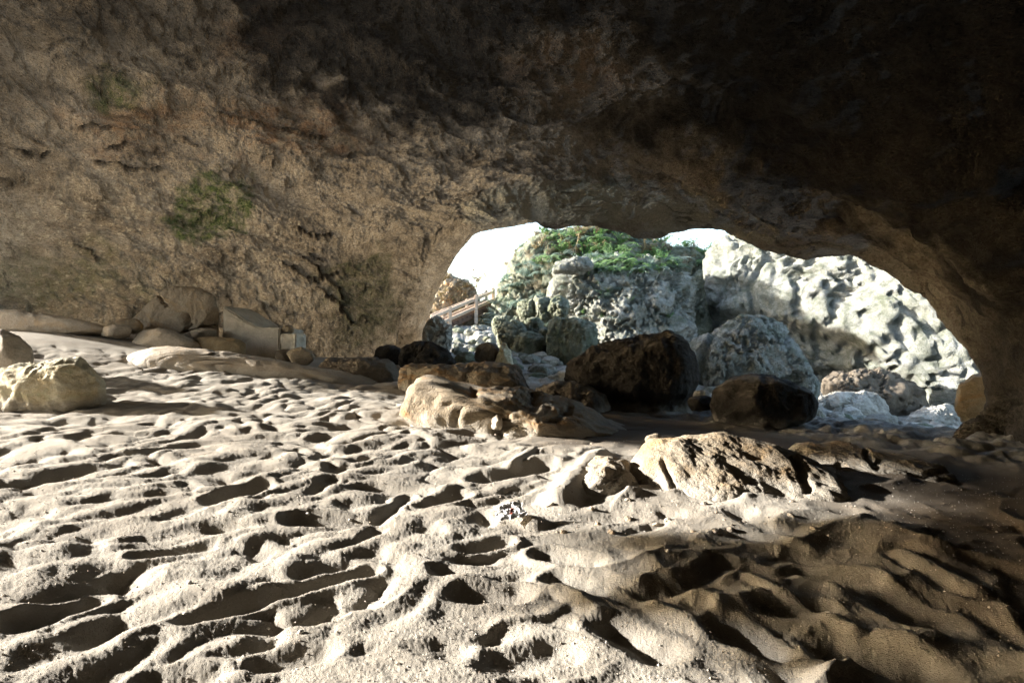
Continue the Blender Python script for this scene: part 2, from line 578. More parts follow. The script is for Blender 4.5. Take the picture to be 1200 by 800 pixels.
def build_ground():
    A = math.radians
    th = np.concatenate([np.linspace(A(-44), A(44), 1150), np.linspace(A(46), A(314), 150)])
    r = [0.5, .9]
    while r[-1] < 400:
        q = r[-1]
        r.append(q + (max(.010, q * .0042) if 1.9 < q < 24 else q * .07 if q > 24 else .12))
    r = np.array(r)
    T, R = np.meshgrid(th, r)
    x = (R * np.sin(T)).ravel()
    y = (R * np.cos(T)).ravel()
    z = gbase(x, y)
    m = np.hypot(x, y) < 27
    out = np.zeros(len(x))
    fl_shade = np.zeros(len(x))
    xm, ym = x[m], y[m]
    # beyond the line of the cave mouth
    nx, ny = .80, .60
    side = (xm + 2.6) * nx + (ym - 18.6) * ny
    out[m] = sstep(-1.2, .3, side)
    rub = fbm(np.stack([xm, ym, 0 * xm], 1) * 1.6, 5, .55)
    d, kk = bowls(xm * 2.2 + .2 * rub, ym * 2.2, 16)
    z[m] += relief(xm, ym) * amp_mask(xm, ym) * (1 - out[m]) + out[m] * (.10 * rub + .16 * (.3 - d) * kk)
    out[~m] = np.where(y[~m] > 10, 1, .6)
    # shade painted on the earth apron behind the ledge, along the boulders and at right
    pxm = CX + xm / np.maximum(ym, .5) * F
    fl_shade[m] = np.clip(sstep(7.0, 8.6, ym + .18 * rub) * sstep(-.8, 1.0, xm + .3 * rub) + sstep(1.5, 3.4, xm - .25 * (ym - 4) + .4 * rub) * sstep(2.6, 4.0, ym), 0, 1) * (1 - out[m])
    v = np.stack([x, y, z], 1)
    nr, nt = R.shape
    i = np.arange((nr - 1) * nt).reshape(nr - 1, nt)
    j = np.roll(i, -1, axis=1)
    f = np.stack([i, j, j + nt, i + nt], 2).reshape(-1, 4)[:, ::-1]
    c = len(v)
    v = np.vstack([v, [[0, 0, gbase([0], [0])[0]]]])
    out = np.append(out, 0)
    fl_shade = np.append(fl_shade, 0)
    fan = np.stack([np.full(nt, c), np.arange(nt), np.arange(nt), np.roll(np.arange(nt), -1)], 1)
    # fan of triangles as its own tiny faces (degenerate quads avoided by a separate mesh join below)
    me = bpy.data.meshes.new('sand_ground')
    allf = [tuple(a) for a in []]
    me = mk_mesh('sand_ground', v, f, True, {'outside': out, 'floor_shade': fl_shade})
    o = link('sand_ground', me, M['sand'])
    tag(o, kind='structure')
    bm = bmesh.new()
    bm.from_mesh(me)
    bm.verts.ensure_lookup_table()
    for a in range(nt):
        bm.faces.new((bm.verts[c], bm.verts[(a + 1) % nt], bm.verts[a]))
    bm.to_mesh(me)
    bm.free()
    return v


GV = build_ground()
_gnear = GV[np.hypot(GV[:, 0], GV[:, 1]) < 14]


def gsurf(px, py, tol=9):
    """visible sand surface point nearest to a pixel"""
    a, b = proj(_gnear)
    m = (_gnear[:, 1] > 1) & (np.abs(a - px) < tol) & (np.abs(b - py) < tol)
    q = _gnear[m]
    dd = np.hypot(a[m] - px, b[m] - py) + q[:, 1] * .8
    return q[np.argmin(dd)]


# ------------------------------------------------------------------ the cave shell
def px_rib(lst):
    return [P(*a) for a in lst]


R0 = px_rib([(492, 440, 19), (492, 412, 19), (498, 378, 19), (510, 345, 19), (524, 318, 18.8), (540, 292, 18.5), (556, 275, 18.2), (578, 268, 18), (602, 265, 17.7), (628, 261, 17.4), (644, 268, 17),
             (670, 265, 16.6), (700, 267, 16.2), (728, 272, 15.9), (746, 279, 15.6), (768, 279, 15.4), (786, 274, 15), (808, 270, 14.7), (832, 270, 14.4), (856, 275, 14), (885, 288, 13.4), (915, 297, 13), (945, 304, 12.6), (975, 300, 12.3), (1010, 301, 11.9), (1035, 318, 11.5), (1062, 338, 11.2),
             (1088, 352, 10.8), (1108, 378, 10.5), (1126, 398, 10.3), (1140, 420, 10.1), (1155, 440, 9.9), (1161, 462, 9.8), (1154, 482, 9.6), (1138, 497, 9.5), (1120, 509, 9.4), (1100, 540, 9.3)])
R1 = px_rib([(466, 440, 18.4), (466, 415, 18.3), (470, 372, 18), (488, 325, 17.6), (510, 285, 17.1), (535, 250, 16.6), (562, 226, 16), (600, 212, 15.4), (640, 203, 14.9), (690, 204, 14.4), (740, 214, 14), (790, 222, 13.6), (820, 232, 13.3), (845, 245, 13), (866, 258, 12.6),
             (895, 268, 12.1), (930, 274, 11.7), (980, 278, 11.2), (1030, 288, 10.8), (1075, 312, 10.3), (1110, 345, 9.9), (1140, 380, 9.5), (1165, 420, 9.3), (1180, 460, 9.2), (1178, 505, 9.1), (1170, 545, 9.0)])
R1b = []
for q in R1:
    a, b = proj(np.array([q]))
    a, b = a[0], b[0]
    s = math.exp(-((a - 835) / 95) ** 2)
    s2 = math.exp(-((a - 700) / 120) ** 2)
    R1b.append(P(a + 1.5, b - 1 + 3 * s, q[1] * (.985 - .17 * s - .05 * s2)))
R2 = px_rib([(400, 440, 17.2), (400, 418, 17.2), (392, 360, 16.6), (388, 300, 15.6), (402, 230, 14.2), (440, 172, 12.8), (500, 132, 11.6), (570, 107, 10.7), (650, 97, 10), (740, 102, 9.4), (830, 122, 8.9), (920, 152, 8.4), (1010, 196, 8), (1090, 250, 7.7),
             (1160, 312, 7.5), (1225, 380, 7.5), (1262, 450, 7.5), (1270, 560, 7.6)])
R3 = px_rib([(250, 440, 16.2), (250, 407, 16.2), (242, 350, 15.8), (232, 280, 14.6), (236, 190, 13), (262, 100, 11.4), (330, 30, 9.8), (450, -20, 8.6), (600, -50, 7.8), (800, -60, 7), (1000, -40, 6.4), (1200, 50, 6), (1400, 200, 5.8), (1520, 380, 5.7), (1560, 640, 5.5)])
R4 = px_rib([(30, 440, 15), (30, 384, 15), (20, 330, 14.7), (6, 250, 13.7), (-6, 150, 12.2), (0, 50, 10.8), (60, -60, 9.2), (200, -160, 7.8), (450, -230, 6.7), (800, -260, 5.8), (1200, -200, 5.2), (1600, 0, 4.8), (1850, 300, 4.5), (1920, 760, 4.3)])
R5 = [(-12.6, 14.6, .8), (-12.9, 14.5, 2.2), (-13.0, 14.0, 3.6), (-12.6, 12.8, 5.0), (-11.6, 10.8, 6.4), (-9.5, 8, 7.2), (-6, 5.2, 7.4), (-2, 3.6, 7), (2, 2.8, 6), (4.8, 2.4, 4), (5.8, 2.2, 2), (6, 2, -.6)]
R6 = [(-13.5, 1.5, -.5), (-13.8, 1.5, 1.5), (-13.5, 1.2, 3.4), (-12.4, .8, 5.0), (-10, .2, 6.2), (-6, -.5, 6.8), (-2, -1, 6.4), (2, -1.2, 5.4), (4.8, -1.2, 3.6), (5.8, -1.2, 1.8), (6, -1.2, -.6)]
R7 = [(-11, -5, -.5), (-11, -5.5, 1.5), (-10, -6, 3.4), (-7.5, -6.8, 4.6), (-4.5, -7.4, 5), (-1, -7.6, 4.6), (2, -7, 3.6), (4.4, -6, 2.2), (5.4, -5.4, .9), (5.6, -5.2, -.6)]
R8 = [(-10.6, -5.6, -.8), (-9.6, -6.8, -.8), (-7, -8.0, -.8), (-4, -8.6, -.8), (-1, -8.7, -.8), (2, -8, -.8), (4.4, -6.8, -.8), (5.4, -6, -.8)]

CRACKS = [((78, 276), (96, 290), (112, 306)), ((205, 160), (232, 168)), ((343, 270), (372, 282), (384, 276)), ((330, 312), (352, 326), (372, 330), (392, 322)), ((352, 300), (370, 318), (395, 338), (402, 352)),
          ((10, 170), (40, 182), (52, 180)), ((90, 150), (130, 146)), ((110, 190), (160, 200), (190, 197)), ((18, 155), (60, 176)), ((120, 176), (150, 168)), ((400, 178), (428, 178)), ((255, 138), (330, 150), (380, 160)), ((372, 340), (396, 356), (410, 380)), ((360, 296), (376, 308))]


def build_cave():
    NU = 640
    c0 = np.array([1.9, 14.2, 1.2])
    ow = np.array([.80, .60, 0])
    r0 = np.array(R0)
    rad = r0 - c0
    rad -= (rad @ ow)[:, None] * ow
    rad /= np.linalg.norm(rad, axis=1)[:, None]
    Ra, Rb = r0 + .3 * ow + .55 * rad, r0 + .5 * ow + 1.1 * rad
    ribs = np.array([catmull(np.array(r), NU) for r in (Rb, Ra, R0, R1, R1b, R2, R3, R4, R5, R6, R7, R8)])
    tv = np.array([-1.6, -.5, 0, 1.1, 1.32, 2.6, 4.0, 5.2, 6.3, 8.2, 9.6, 10.4])
    sv = np.concatenate([np.linspace(-1.6, 0, 50)[:-1], np.linspace(0, .35, 40), np.linspace(.35, 5.4, 560)[1:], np.linspace(5.4, 10.4, 70)[1:]])
    V = hermite(tv, ribs, sv)
    # keep the step in the ceiling crisp: linear between the two step ribs
    s = (sv > 1.1) & (sv < 1.32)
    u = ((sv[s] - 1.1) / .22)[:, None, None]
    V[s] = ribs[3] * (1 - u) + ribs[4] * u
    nv = len(sv)
    v = V.reshape(-1, 3)
    i = np.arange(nv * NU).reshape(nv, NU)
    f = np.stack([i[:-1, :-1], i[:-1, 1:], i[1:, 1:], i[1:, :-1]], 2).reshape(-1, 4)
    n = vnormals(v, f)
    # make the normals point into the cave
    ctr = np.array([-2, 7, 2.0])
    if ((ctr - v) * n).sum(1).mean() < 0:
        f = f[:, ::-1]
        n = -n
    sr, ur = np.repeat(sv, NU), np.tile(np.linspace(0, 1, NU), nv)
    lipfade = (.16 + .84 * sstep(.05, .9, np.abs(sr))) * (1 - .55 * sstep(.78, .9, ur) * sstep(3.2, 1.5, sr)) * (1 - .4 * sstep(.2, .05, ur) * sstep(3, 1.5, sr))
    q = v.copy()
    b1 = fbm(q * np.array([.45, .45, .6]) + 4.1, 3)
    bed = fbm(np.stack([q[:, 0] * .35, q[:, 1] * .35, q[:, 2] * 1.7 + .35 * q[:, 0] + .5 * b1], 1), 4, .55)
    r2 = fbm(q * 2.1 + 9.7, 5, .55)
    pit = worley(q * np.array([3.0, 3.0, 4.6]) + .6 * r2[:, None])
    pit2 = worley(q * 8.5 + 11.1)
    d0 = .15 * b1 + .15 * bed
    d = .075 * r2 - .075 * np.clip(.42 - pit[0], 0, 1) + .035 * (pit[1] - pit[0]) + .018 * (pit2[1] - pit2[0]) + .015 * fbm(q * 14, 2)
    px, py = proj(v)
    crack = np.zeros(len(v))
    jx = px + 5 * perlin(q * 4) + 3 * perlin(q * 11)
    jy = py + 5 * perlin(q * 4 + 50) + 3 * perlin(q * 11 + 50)
    front = v[:, 1] > 9
    for cr in CRACKS:
        ld = linedist(jx, jy, cr)
        crack = np.maximum(crack, (1 - sstep(.4, 2.2, ld)) * front)
    cq = np.stack([q[:, 0] * .9 + .4 * r2, q[:, 1] * .9, q[:, 2] * 3.2 + .4 * q[:, 0] + .9 * b1], 1)
    we = worley(cq * 1.15 + 3)
    bedc = (1 - sstep(.015, .075, we[1] - we[0])) * sstep(.12, .5, fbm(q * .8 + 21, 3))
    d -= .05 * bedc
    d = d0 * lipfade + d * np.maximum(lipfade, .5 * sstep(-1, .1, sr))
    v2 = v + n * d[:, None] - n * (crack * .10)[:, None]
    # stains on the rock, with light and shade painted into its colour
    nz = fbm(q * 1.2 + 2.2, 5, .6)
    nz2 = fbm(q * 3.1 + 7.2, 4, .6)

    def blob(x, y, rx, ry, soft=.5):
        r = np.hypot((px - x) / rx, (py - y) / ry) + .35 * nz + .25 * nz2
        return 1 - sstep(1 - soft, 1 + soft * .3, r)

    crack = np.maximum(crack, .65 * bedc)
    moss = np.maximum.reduce([blob(236, 262, 48, 24, .2), blob(258, 228, 42, 34, .25), blob(222, 244, 22, 26, .2), .8 * blob(140, 110, 45, 28), .45 * blob(60, 330, 130, 40), .55 * blob(430, 350, 50, 60), .6 * blob(690, 235, 60, 36), .35 * blob(780, 255, 60, 30), .3 * blob(110, 285, 20, 12)]) * front
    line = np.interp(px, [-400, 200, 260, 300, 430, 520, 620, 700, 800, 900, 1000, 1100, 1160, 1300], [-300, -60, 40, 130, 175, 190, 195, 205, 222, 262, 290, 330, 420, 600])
    soot_shade = sstep(10, -75, py - line + 40 * nz + 14 * nz2 + 18 * np.clip(perlin(q * 3.5), -1, 1))
    soot_shade = np.maximum(soot_shade, .9 * sstep(1100, 1180, px) * (v[:, 1] > 2))  # right wall and jamb darkened as painted shade
    soot_shade = np.where(front | (v[:, 0] > -3), soot_shade, soot_shade * .2)
    soot_shade = np.maximum(soot_shade, .9 * sstep(5, 1, v[:, 1]))  # unseen back of the cave darkened to cut the bounce fill
    soot_shade *= 1 - .9 * sstep(1120, 1040, px) * sstep(520, 560, px) * sstep(-2, 6, py - np.interp(px, [540, 600, 650, 760, 820, 860, 900, 1000, 1100], [240, 214, 204, 214, 230, 256, 266, 279, 330]))
    soot_shade *= 1 - .72 * np.maximum(blob(700, 90, 110, 60, .8), blob(640, 165, 90, 26, .8))
    soot_shade = np.maximum(soot_shade, .75 * blob(90, 30, 90, 26, .7))
    soot_shade = np.maximum(soot_shade, .6 * blob(60, 105, 60, 16, .7))
    soot_shade = np.maximum(soot_shade, .62 * sstep(210, 30, py + 45 * nz + 20 * nz2 + .10 * px) * front)  # upper wall darkened in place of light falling off upward
    soot_shade = np.maximum(soot_shade, .6 * blob(440, 360, 60, 70, .8))
    soot_shade = np.maximum(soot_shade, .8 * sstep(25, -70, py + 25 * nz) * front)
    soot_shade = np.maximum(soot_shade, .5 * blob(420, 390, 60, 40, .7))
    pale = np.clip(np.maximum.reduce([blob(130, 250, 200, 60, .9), blob(280, 290, 110, 60, .8), .9 * blob(110, 340, 180, 36, .8), .7 * blob(170, 80, 90, 60, .9), blob(600, 240, 90, 36, .7), blob(720, 235, 150, 34, .6), blob(820, 250, 70, 30, .8)]) + .12, 0, 1)  # pale patches that also paint light onto left wall and arch
    arch_light = np.maximum.reduce([blob(600, 240, 80, 34, .6), blob(700, 236, 120, 30, .5), blob(790, 250, 90, 26, .5), .7 * blob(860, 275, 60, 14, .6), .45 * blob(1000, 292, 110, 12, .8)]) * sstep(3, 14, py - np.interp(px, [540, 600, 650, 760, 820, 860, 900, 1000, 1100], [232, 206, 198, 208, 224, 250, 260, 273, 322]))  # bounce light painted into the arch underside
    rust = np.maximum.reduce([.7 * blob(330, 150, 130, 40, .8), .6 * blob(150, 140, 100, 50, .8), .5 * blob(680, 80, 110, 60, .8), .5 * blob(300, 40, 60, 50, .8), .3 * blob(900, 290, 100, 30, .8)])
    # the second mouth, out of frame at the left, where the low sun comes in
    fc = v2[f].mean(1)
    wob = .35 * perlin(fc * .8) + .15 * perlin(fc * 2.3)
    lipz = np.interp(fc[:, 1], [1.5, 4.6, 5.4, 6.4, 7.2, 8.7, 9.6, 11.4, 12.4, 14], [4.2, 4.25, 4.2, 4.2, 5.0, 5.1, 4.55, 4.55, 3.7, 3.5]) + .7 * wob + .12 * perlin(fc * 5.1)
    hole = (fc[:, 0] < -.80 * fc[:, 1] + .1 * wob) & (fc[:, 0] < -8.2) & (fc[:, 1] > 1.6 + wob) & (fc[:, 1] < 14.25 + wob * .4) & (fc[:, 2] < lipz)
    f = f[~hole]
    me = mk_mesh('cave_rock', v2, f, True, {'moss': moss, 'soot_shade': np.clip(soot_shade, 0, 1), 'pale': pale, 'rust': rust, 'rim': arch_light, 'crack': crack})
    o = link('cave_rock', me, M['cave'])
    tag(o, kind='structure')
    return v2


build_cave()


# ------------------------------------------------------------------ rocks
def rock(name, label, cat, poly, depth, thick, mat, sub=5, p=2.6, rough=.05, facets=5, seed=0, group=None, grooves=(), deform=None, pitamt=.0, pf=5.5, freq=1.0):
    """a solid rock whose outline seen from the cave floor is poly (photo pixels) at the given distance"""
    rs = np.random.default_rng(seed + 100)
    poly = np.array(poly, float)
    if len(poly) == 2:                      # a plain box of pixels: make a lumpy oval of it
        (x0, y0), (x1, y1) = poly
        a = np.linspace(0, 2 * np.pi, 13)[:-1]
        e = 2 / 2.8
        poly = np.stack([(x0 + x1) / 2 + (x1 - x0) / 2 * np.sign(np.cos(a)) * np.abs(np.cos(a)) ** e * (1 + .06 * rs.normal(size=12)),
                         (y0 + y1) / 2 + (y1 - y0) / 2 * np.sign(np.sin(a)) * np.abs(np.sin(a)) ** e * (1 + .06 * rs.normal(size=12))], 1)
    c2 = (poly.max(0) + poly.min(0)) / 2
    # radius of the outline per angle
    th = np.linspace(-np.pi, np.pi, 721)
    rad = np.zeros(len(th))
    q = poly - c2
    q[:, 1] *= -1
    for (ax, ay), (bx, by) in zip(q, np.roll(q, -1, axis=0)):
        ex, ey = bx - ax, by - ay
        dx, dy = np.cos(th), np.sin(th)
        den = dx * ey - dy * ex
        den = np.where(np.abs(den) < 1e-9, 1e-9, den)
        t = (ax * ey - ay * ex) / den
        u = (ax * dy - ay * dx) / den
        ok = (t > 0) & (u >= -1e-6) & (u <= 1 + 1e-6)
        rad = np.where(ok, np.maximum(rad, t), rad)
    rad = np.convolve(np.concatenate([rad[-9:], rad, rad[:9]]), np.ones(7) / 7, 'same')[9:-9]
    sv, f = ico(sub)
    view = P(c2[0], c2[1], depth)
    fw = np.array([view[0], view[1], 0])
    fw /= np.linalg.norm(fw)
    b = sv[:, 1]
    rr = np.sqrt(np.clip(1 - b * b, 0, 1))
    ang = np.arctan2(sv[:, 2], sv[:, 0])
    e = 2 / p
    R = np.interp(ang, th, rad) * rr ** e * depth / F
    B = np.sign(b) * np.abs(b) ** e * thick
    v = view[None] + np.stack([R * np.cos(ang), 0 * R, R * np.sin(ang)], 1) + fw[None] * B[:, None]
    size = (rad.mean() * depth / F + thick) / 2
    loc = v - view
    # broken faces
    for _ in range(facets):
        nn = rs.normal(size=3) * np.array([1, 1, .8])
        nn[1] = -abs(nn[1]) - .3
        nn /= np.linalg.norm(nn)
        h = loc @ nn
        lim = h.max() * rs.uniform(.72, .92)
        over = np.clip(h - lim, 0, None)
        loc -= nn[None] * (over * .85)[:, None]
    v = loc + view
    n = vnormals(v, f)
    s = 1.0 / size
    off = rs.uniform(0, 50, 3)
    d = rough * size * (1.5 * fbm(v * s * .9 * freq + off, 3) + .9 * fbm(v * s * 2.6 * freq + off, 5, .58))
    if pitamt:
        w = worley(v * pf + off)
        w2 = worley(v * pf * 2.4 + off)
        rg = fbm(v * pf * .55 + off, 5, .6, ridge=True)
        d += pitamt * (.6 * (w[1] - w[0]) - .9 * np.clip(.4 - w[0], 0, 1) + .25 * (w2[1] - w2[0]) + .35 * rg)
        wl = worley(v * np.array([1, 1, .55]) * pf * .42 + off + .5 * rg[:, None])
        d -= pitamt * (1.1 if depth > 13 else .35) * (1 - sstep(.02, .13, wl[1] - wl[0]))
    px, py = proj(v)
    for g, gw, gd in grooves:
        ld = linedist(px + 2 * perlin(v * 5), py + 2 * perlin(v * 5 + 30), g)
        d -= (1 - sstep(.3 * gw, gw, ld)) * gd * (b < .2)
    v = v + n * d[:, None]
    if deform is not None:
        v = deform(v, *proj(v))
    org = np.array([view[0], view[1], v[:, 2].min()])
    hg = v[:, 2] - gbase(v[:, 0], v[:, 1]) + .07 * fbm(v * 3 + off, 4, .6)
    up = vnormals(v, f)[:, 2]
    dust = np.clip(1 - sstep(.02, .20, hg) + .42 * sstep(.5, .95, up) * sstep(-.3, .3, fbm(v * 2 + off, 3)), 0, 1) * (depth < 13)
    me = mk_mesh(name, v - org, f, True, {'dust': dust})
    o = link(name, me, mat, org)
    tag(o, label, cat, group)
    return o, v


def face_left(slope):
    """turn a rock's face towards the left: its right end stands nearer"""
    def fn(v, px, py):
        eye = np.array([0, 0, CAMZ])
        xc = (v[:, 0].max() + v[:, 0].min()) / 2
        k = 1 - slope * (v[:, 0] - xc) / v[:, 1]
        return eye + (v - eye) * k[:, None]
    return fn


# --- inside: the row of boulders that stands between the sand and the mouth
rock('boulder', 'large dark brown boulder with a domed top, biggest of the boulders silhouetted in the mouth', 'boulder',
     [(660, 445), (668, 425), (690, 409), (715, 398), (750, 392), (785, 391), (802, 402), (810, 425), (812, 460), (806, 492), (760, 510), (690, 510), (665, 480)], 12.2, 1.0, M['dark'], 7, 2.5, .06, 6, 1, pitamt=.035, pf=3.0)
rock('boulder', 'low black rounded boulder standing before the green split boulder outside', 'boulder',
     [(832, 472), (838, 454), (856, 442), (890, 441), (928, 447), (952, 457), (960, 472), (950, 492), (920, 502), (860, 502), (838, 490)], 10.6, .7, M['dark'], 6, 2.5, .05, 4, 2, pitamt=.025, pf=3.6)
rock('boulder', 'dark boulder with a sloping top at the foot of the left wall beside the mouth', 'boulder',
     [(468, 425), (472, 408), (485, 402), (505, 402), (522, 410), (533, 425), (530, 440), (480, 442)], 15, .6, M['dark'], 6, 2.8, .06, 5, 3, pitamt=.05, pf=3.6)
rock('boulder', 'long flat topped tan boulder lying level in front of the mouth', 'boulder',
     [(471, 452), (470, 434), (482, 426), (500, 427), (530, 429), (575, 428), (612, 430), (627, 438), (632, 452), (626, 470), (590, 480), (500, 480), (475, 470)], 12, .6, M['tan'], 7, 3.4, .055, 7, 4, pitamt=.05, pf=3.2)
rock('boulder', 'low brown boulder tucked against the largest dark boulder', 'boulder',
     [(620, 470), (630, 456), (655, 450), (685, 453), (708, 464), (716, 480), (705, 500), (640, 500)], 11.3, .6, M['brown'], 6, 2.8, .06, 6, 5, pitamt=.04, pf=3.2)
rock('stone', 'small black stone lying between left wall and sloping dark boulder', 'stone', [(438, 405), (474, 432)], 15.8, .4, M['dark'], 4, 2.6, .06, 4, 6)
rock('stone', 'tiny black stone perched above the small black stone by the left wall', 'stone', [(449, 404), (466, 414)], 16.3, .2, M['dark'], 3, 2.6, .06, 3, 7)
rock('rock_ledge', 'dark flat rock shelf at foot of left wall, left of the tan boulder', 'rock',
     [(372, 432), (385, 421), (420, 420), (460, 424), (474, 436), (476, 456), (440, 462), (400, 452)], 13.4, .9, M['brown'], 5, 3.0, .06, 4, 8, pitamt=.02)
rock('rock_outcrop', 'humped tan outcrop with hollows, rising from the sand in front of the long tan boulder', 'rock outcrop',
     [(474, 480), (480, 462), (486, 449), (505, 446), (530, 452), (552, 460), (580, 458), (615, 460), (650, 468), (680, 480), (705, 494), (745, 508), (775, 520), (740, 545), (640, 545), (560, 520), (500, 502)], 9.3, 1.1, M['tan'], 6, 2.4, .05, 3, 9,
     grooves=[(((532, 500), (540, 478), (556, 462)), 6, .08), (((585, 505), (592, 478), (625, 468)), 12, .10), (((640, 490), (665, 480)), 8, .06), (((700, 515), (740, 522)), 10, .06)], pitamt=.045, pf=3.4)
rock('rock_outcrop', 'broad ochre and yellow outcrop half buried in sand at right, largest of the outcrops', 'rock outcrop',
     [(680, 620), (716, 578), (742, 538), (766, 517), (805, 510), (850, 512), (895, 522), (935, 536), (975, 556), (1000, 590), (980, 650), (830, 680), (710, 655)], 6.7, 1.15, M['ledge'], 7, 2.1, .04, 2, 10,
     grooves=[(((778, 545), (790, 570), (812, 592)), 5, .07), (((930, 540), (940, 560), (945, 575)), 7, .06)], pitamt=.010, pf=3.6, deform=face_left(.34))
rock('rock_outcrop', 'brown low outcrop in half shade, right of the broad ochre outcrop', 'rock outcrop',
     [(905, 575), (915, 545), (935, 528), (975, 522), (1020, 528), (1065, 538), (1105, 548), (1130, 570), (1120, 610), (1040, 630), (940, 620)], 7.2, .8, M['ledge'], 6, 2.6, .05, 5, 11,
     grooves=[(((940, 535), (938, 555), (950, 570)), 9, .16), (((985, 545), (995, 570)), 8, .16), (((1015, 530), (1025, 548)), 6, .1), (((1030, 540), (1080, 560), (1110, 552)), 5, .05)], pitamt=.02, pf=3.6, deform=face_left(.35))
rock('rock_outcrop', 'crumbly sand crusted mound left of the broad ochre outcrop', 'rock outcrop',
     [(622, 612), (646, 584), (672, 560), (694, 542), (712, 536), (734, 542), (746, 562), (730, 600), (690, 634)], 6.5, .6, M['tan'], 6, 2.1, .06, 3, 12, pitamt=.02, pf=4)
rock('stone', 'small angular stone on the crest of the broad ochre outcrop', 'stone', [(757, 509), (776, 520)], 6.9, .1, M['tan'], 4, 3.2, .06, 6, 13)
rock('stone', 'pale upright stone set at the foot of the humped tan outcrop', 'stone', [(576, 487), (589, 504)], 8.4, .09, M['slab'], 4, 2.6, .07, 4, 14)
rock('stone', 'grey stone wedged between the two ochre outcrops', 'stone', [(938, 548), (990, 600)], 6.6, .3, M['grey'], 5, 2.6, .06, 5, 15)

# --- inside: the left side
rock('boulder', 'pale yellow lichen blotched boulder on the sand at the far left edge', 'boulder',
     [(-20, 462), (0, 436), (22, 430), (48, 427), (72, 422), (92, 423), (106, 437), (120, 456), (124, 472), (90, 484), (0, 484)], 9.4, .6, M['yellow'], 6, 2.8, .06, 8, 20, pitamt=.035, pf=3.6)
rock('boulder', 'smooth grey boulder cut by the left frame edge', 'boulder', [(-40, 420), (-30, 392), (0, 386), (22, 394), (36, 408), (40, 428), (10, 440), (-30, 440)], 11.2, .6, M['grey'], 5, 2.6, .03, 3, 21)
rock('rock_ledge', 'long low grey rock bench along the foot of the left wall', 'rock',
     [(-60, 372), (-20, 361), (20, 363), (60, 369), (100, 376), (128, 381), (140, 390), (110, 396), (40, 394), (-40, 392)], 14.4, .5, M['slab'], 5, 3.0, .04, 4, 22)
rock('boulder', 'cracked grey boulder under the wall, left of the concrete block', 'boulder',
     [(146, 398), (152, 374), (168, 350), (186, 339), (206, 336), (232, 338), (250, 346), (256, 366), (256, 396), (200, 406)], 15.6, .42, M['slab'], 7, 5.0, .014, 3, 23,
     grooves=[(((182, 340), (190, 354), (203, 364), (219, 371)), 1.6, .14), (((221, 371), (221, 382), (214, 390)), 2.2, .2), (((214, 390), (235, 384), (252, 381)), 1.5, .12)], pitamt=.012, pf=6)
rock('stone', 'flat grey slab stone leaning low in front of the cracked boulder', 'stone', [(148, 400), (165, 388), (185, 384), (205, 388), (225, 398), (238, 408), (220, 414), (150, 414)], 14.2, .4, M['grey'], 5, 2.8, .03, 5, 24)
rock('stone', 'ochre oblong stone lying below the concrete block', 'stone', [(224, 398), (245, 394), (275, 397), (288, 402), (288, 416), (250, 417), (228, 410)], 14.3, .3, M['jamb'], 5, 3.0, .05, 5, 25)
rock('stone', 'small mossy stone left of the flat grey slab', 'stone', [(130, 373), (168, 392)], 14.8, .3, M['tan'], 4, 2.6, .05, 4, 26)
rock('stone', 'round grey stone below the small mossy stone', 'stone', [(118, 381), (156, 396)], 14.2, .3, M['grey'], 4, 2.6, .05, 3, 27)
rock('stone', 'thin stone jammed under the cracked boulder beside the concrete block', 'stone', [(224, 385), (254, 398)], 14.9, .25, M['slab'], 4, 2.8, .05, 4, 28)
rock('rock_ledge', 'long pale cracked ledge along the top of the sand slope below the grey slab', 'rock',
     [(142, 422), (160, 409), (200, 407), (245, 410), (290, 416), (340, 424), (385, 432), (430, 440), (462, 452), (440, 462), (380, 456), (280, 446), (200, 438), (155, 432)], 12.6, .5, M['slab'], 6, 3.2, .04, 4, 29,
     grooves=[(((255, 412), (250, 420), (243, 430)), 2.6, .12)])
rock('stone', 'rounded tan stone right of the concrete block, larger of the two', 'stone', [(334, 416), (340, 409), (354, 406), (366, 411), (370, 420), (360, 428), (340, 428)], 14, .25, M['tan'], 4, 2.6, .05, 4, 30)
rock('stone', 'low dark tan stone at the corner of the concrete block, smaller of the two', 'stone', [(322, 409), (346, 425)], 14.2, .2, M['brown'], 4, 2.6, .05, 4, 31)
rock('stone', 'brown stone resting on the small pale block', 'stone', [(330, 381), (345, 391)], 15.0, .12, M['tan'], 4, 2.6, .06, 4, 32)


def prism(name, label, cat, poly, depth, thick, mat, yaw=0.0, bev=.02, parent=None):
    """upright slab: front outline in photo pixels, extruded to the back"""
    pts = [P(a, b, depth) for a, b in poly]
    c = np.mean(pts, axis=0)
    zmin = min(p[2] for p in pts)
    bm = bmesh.new()
    fr = [bm.verts.new((p[0] - c[0], 0, p[2] - zmin)) for p in pts]
    bk = [bm.verts.new((p[0] - c[0], thick, p[2] - zmin)) for p in pts]
    bm.faces.new(fr)
    bm.faces.new(bk[::-1])
    for i in range(len(fr)):
        j = (i + 1) % len(fr)
        bm.faces.new((fr[j], fr[i], bk[i], bk[j]))
    bmesh.ops.recalc_face_normals(bm, faces=bm.faces)
    bmesh.ops.bevel(bm, geom=bm.edges[:], offset=bev, segments=2, affect='EDGES')
    bmesh.ops.subdivide_edges(bm, edges=[e for e in bm.edges if e.calc_length() > .25], cuts=12, use_grid_fill=True)
    bm.verts.ensure_lookup_table()
    v = np.array([x.co[:] for x in bm.verts])
    d = .022 * fbm(v * 3.2 + c, 5, .65)
    for x, k_ in zip(bm.verts, d):
        x.co += x.normal * k_ if x.normal.length else x.co * 0
    me = bpy.data.meshes.new(name)
    bm.to_mesh(me)
    bm.free()
    o = link(name, me, mat, (c[0], c[1], zmin), parent)
    o.rotation_euler[2] = yaw
    return tag(o, label, cat)


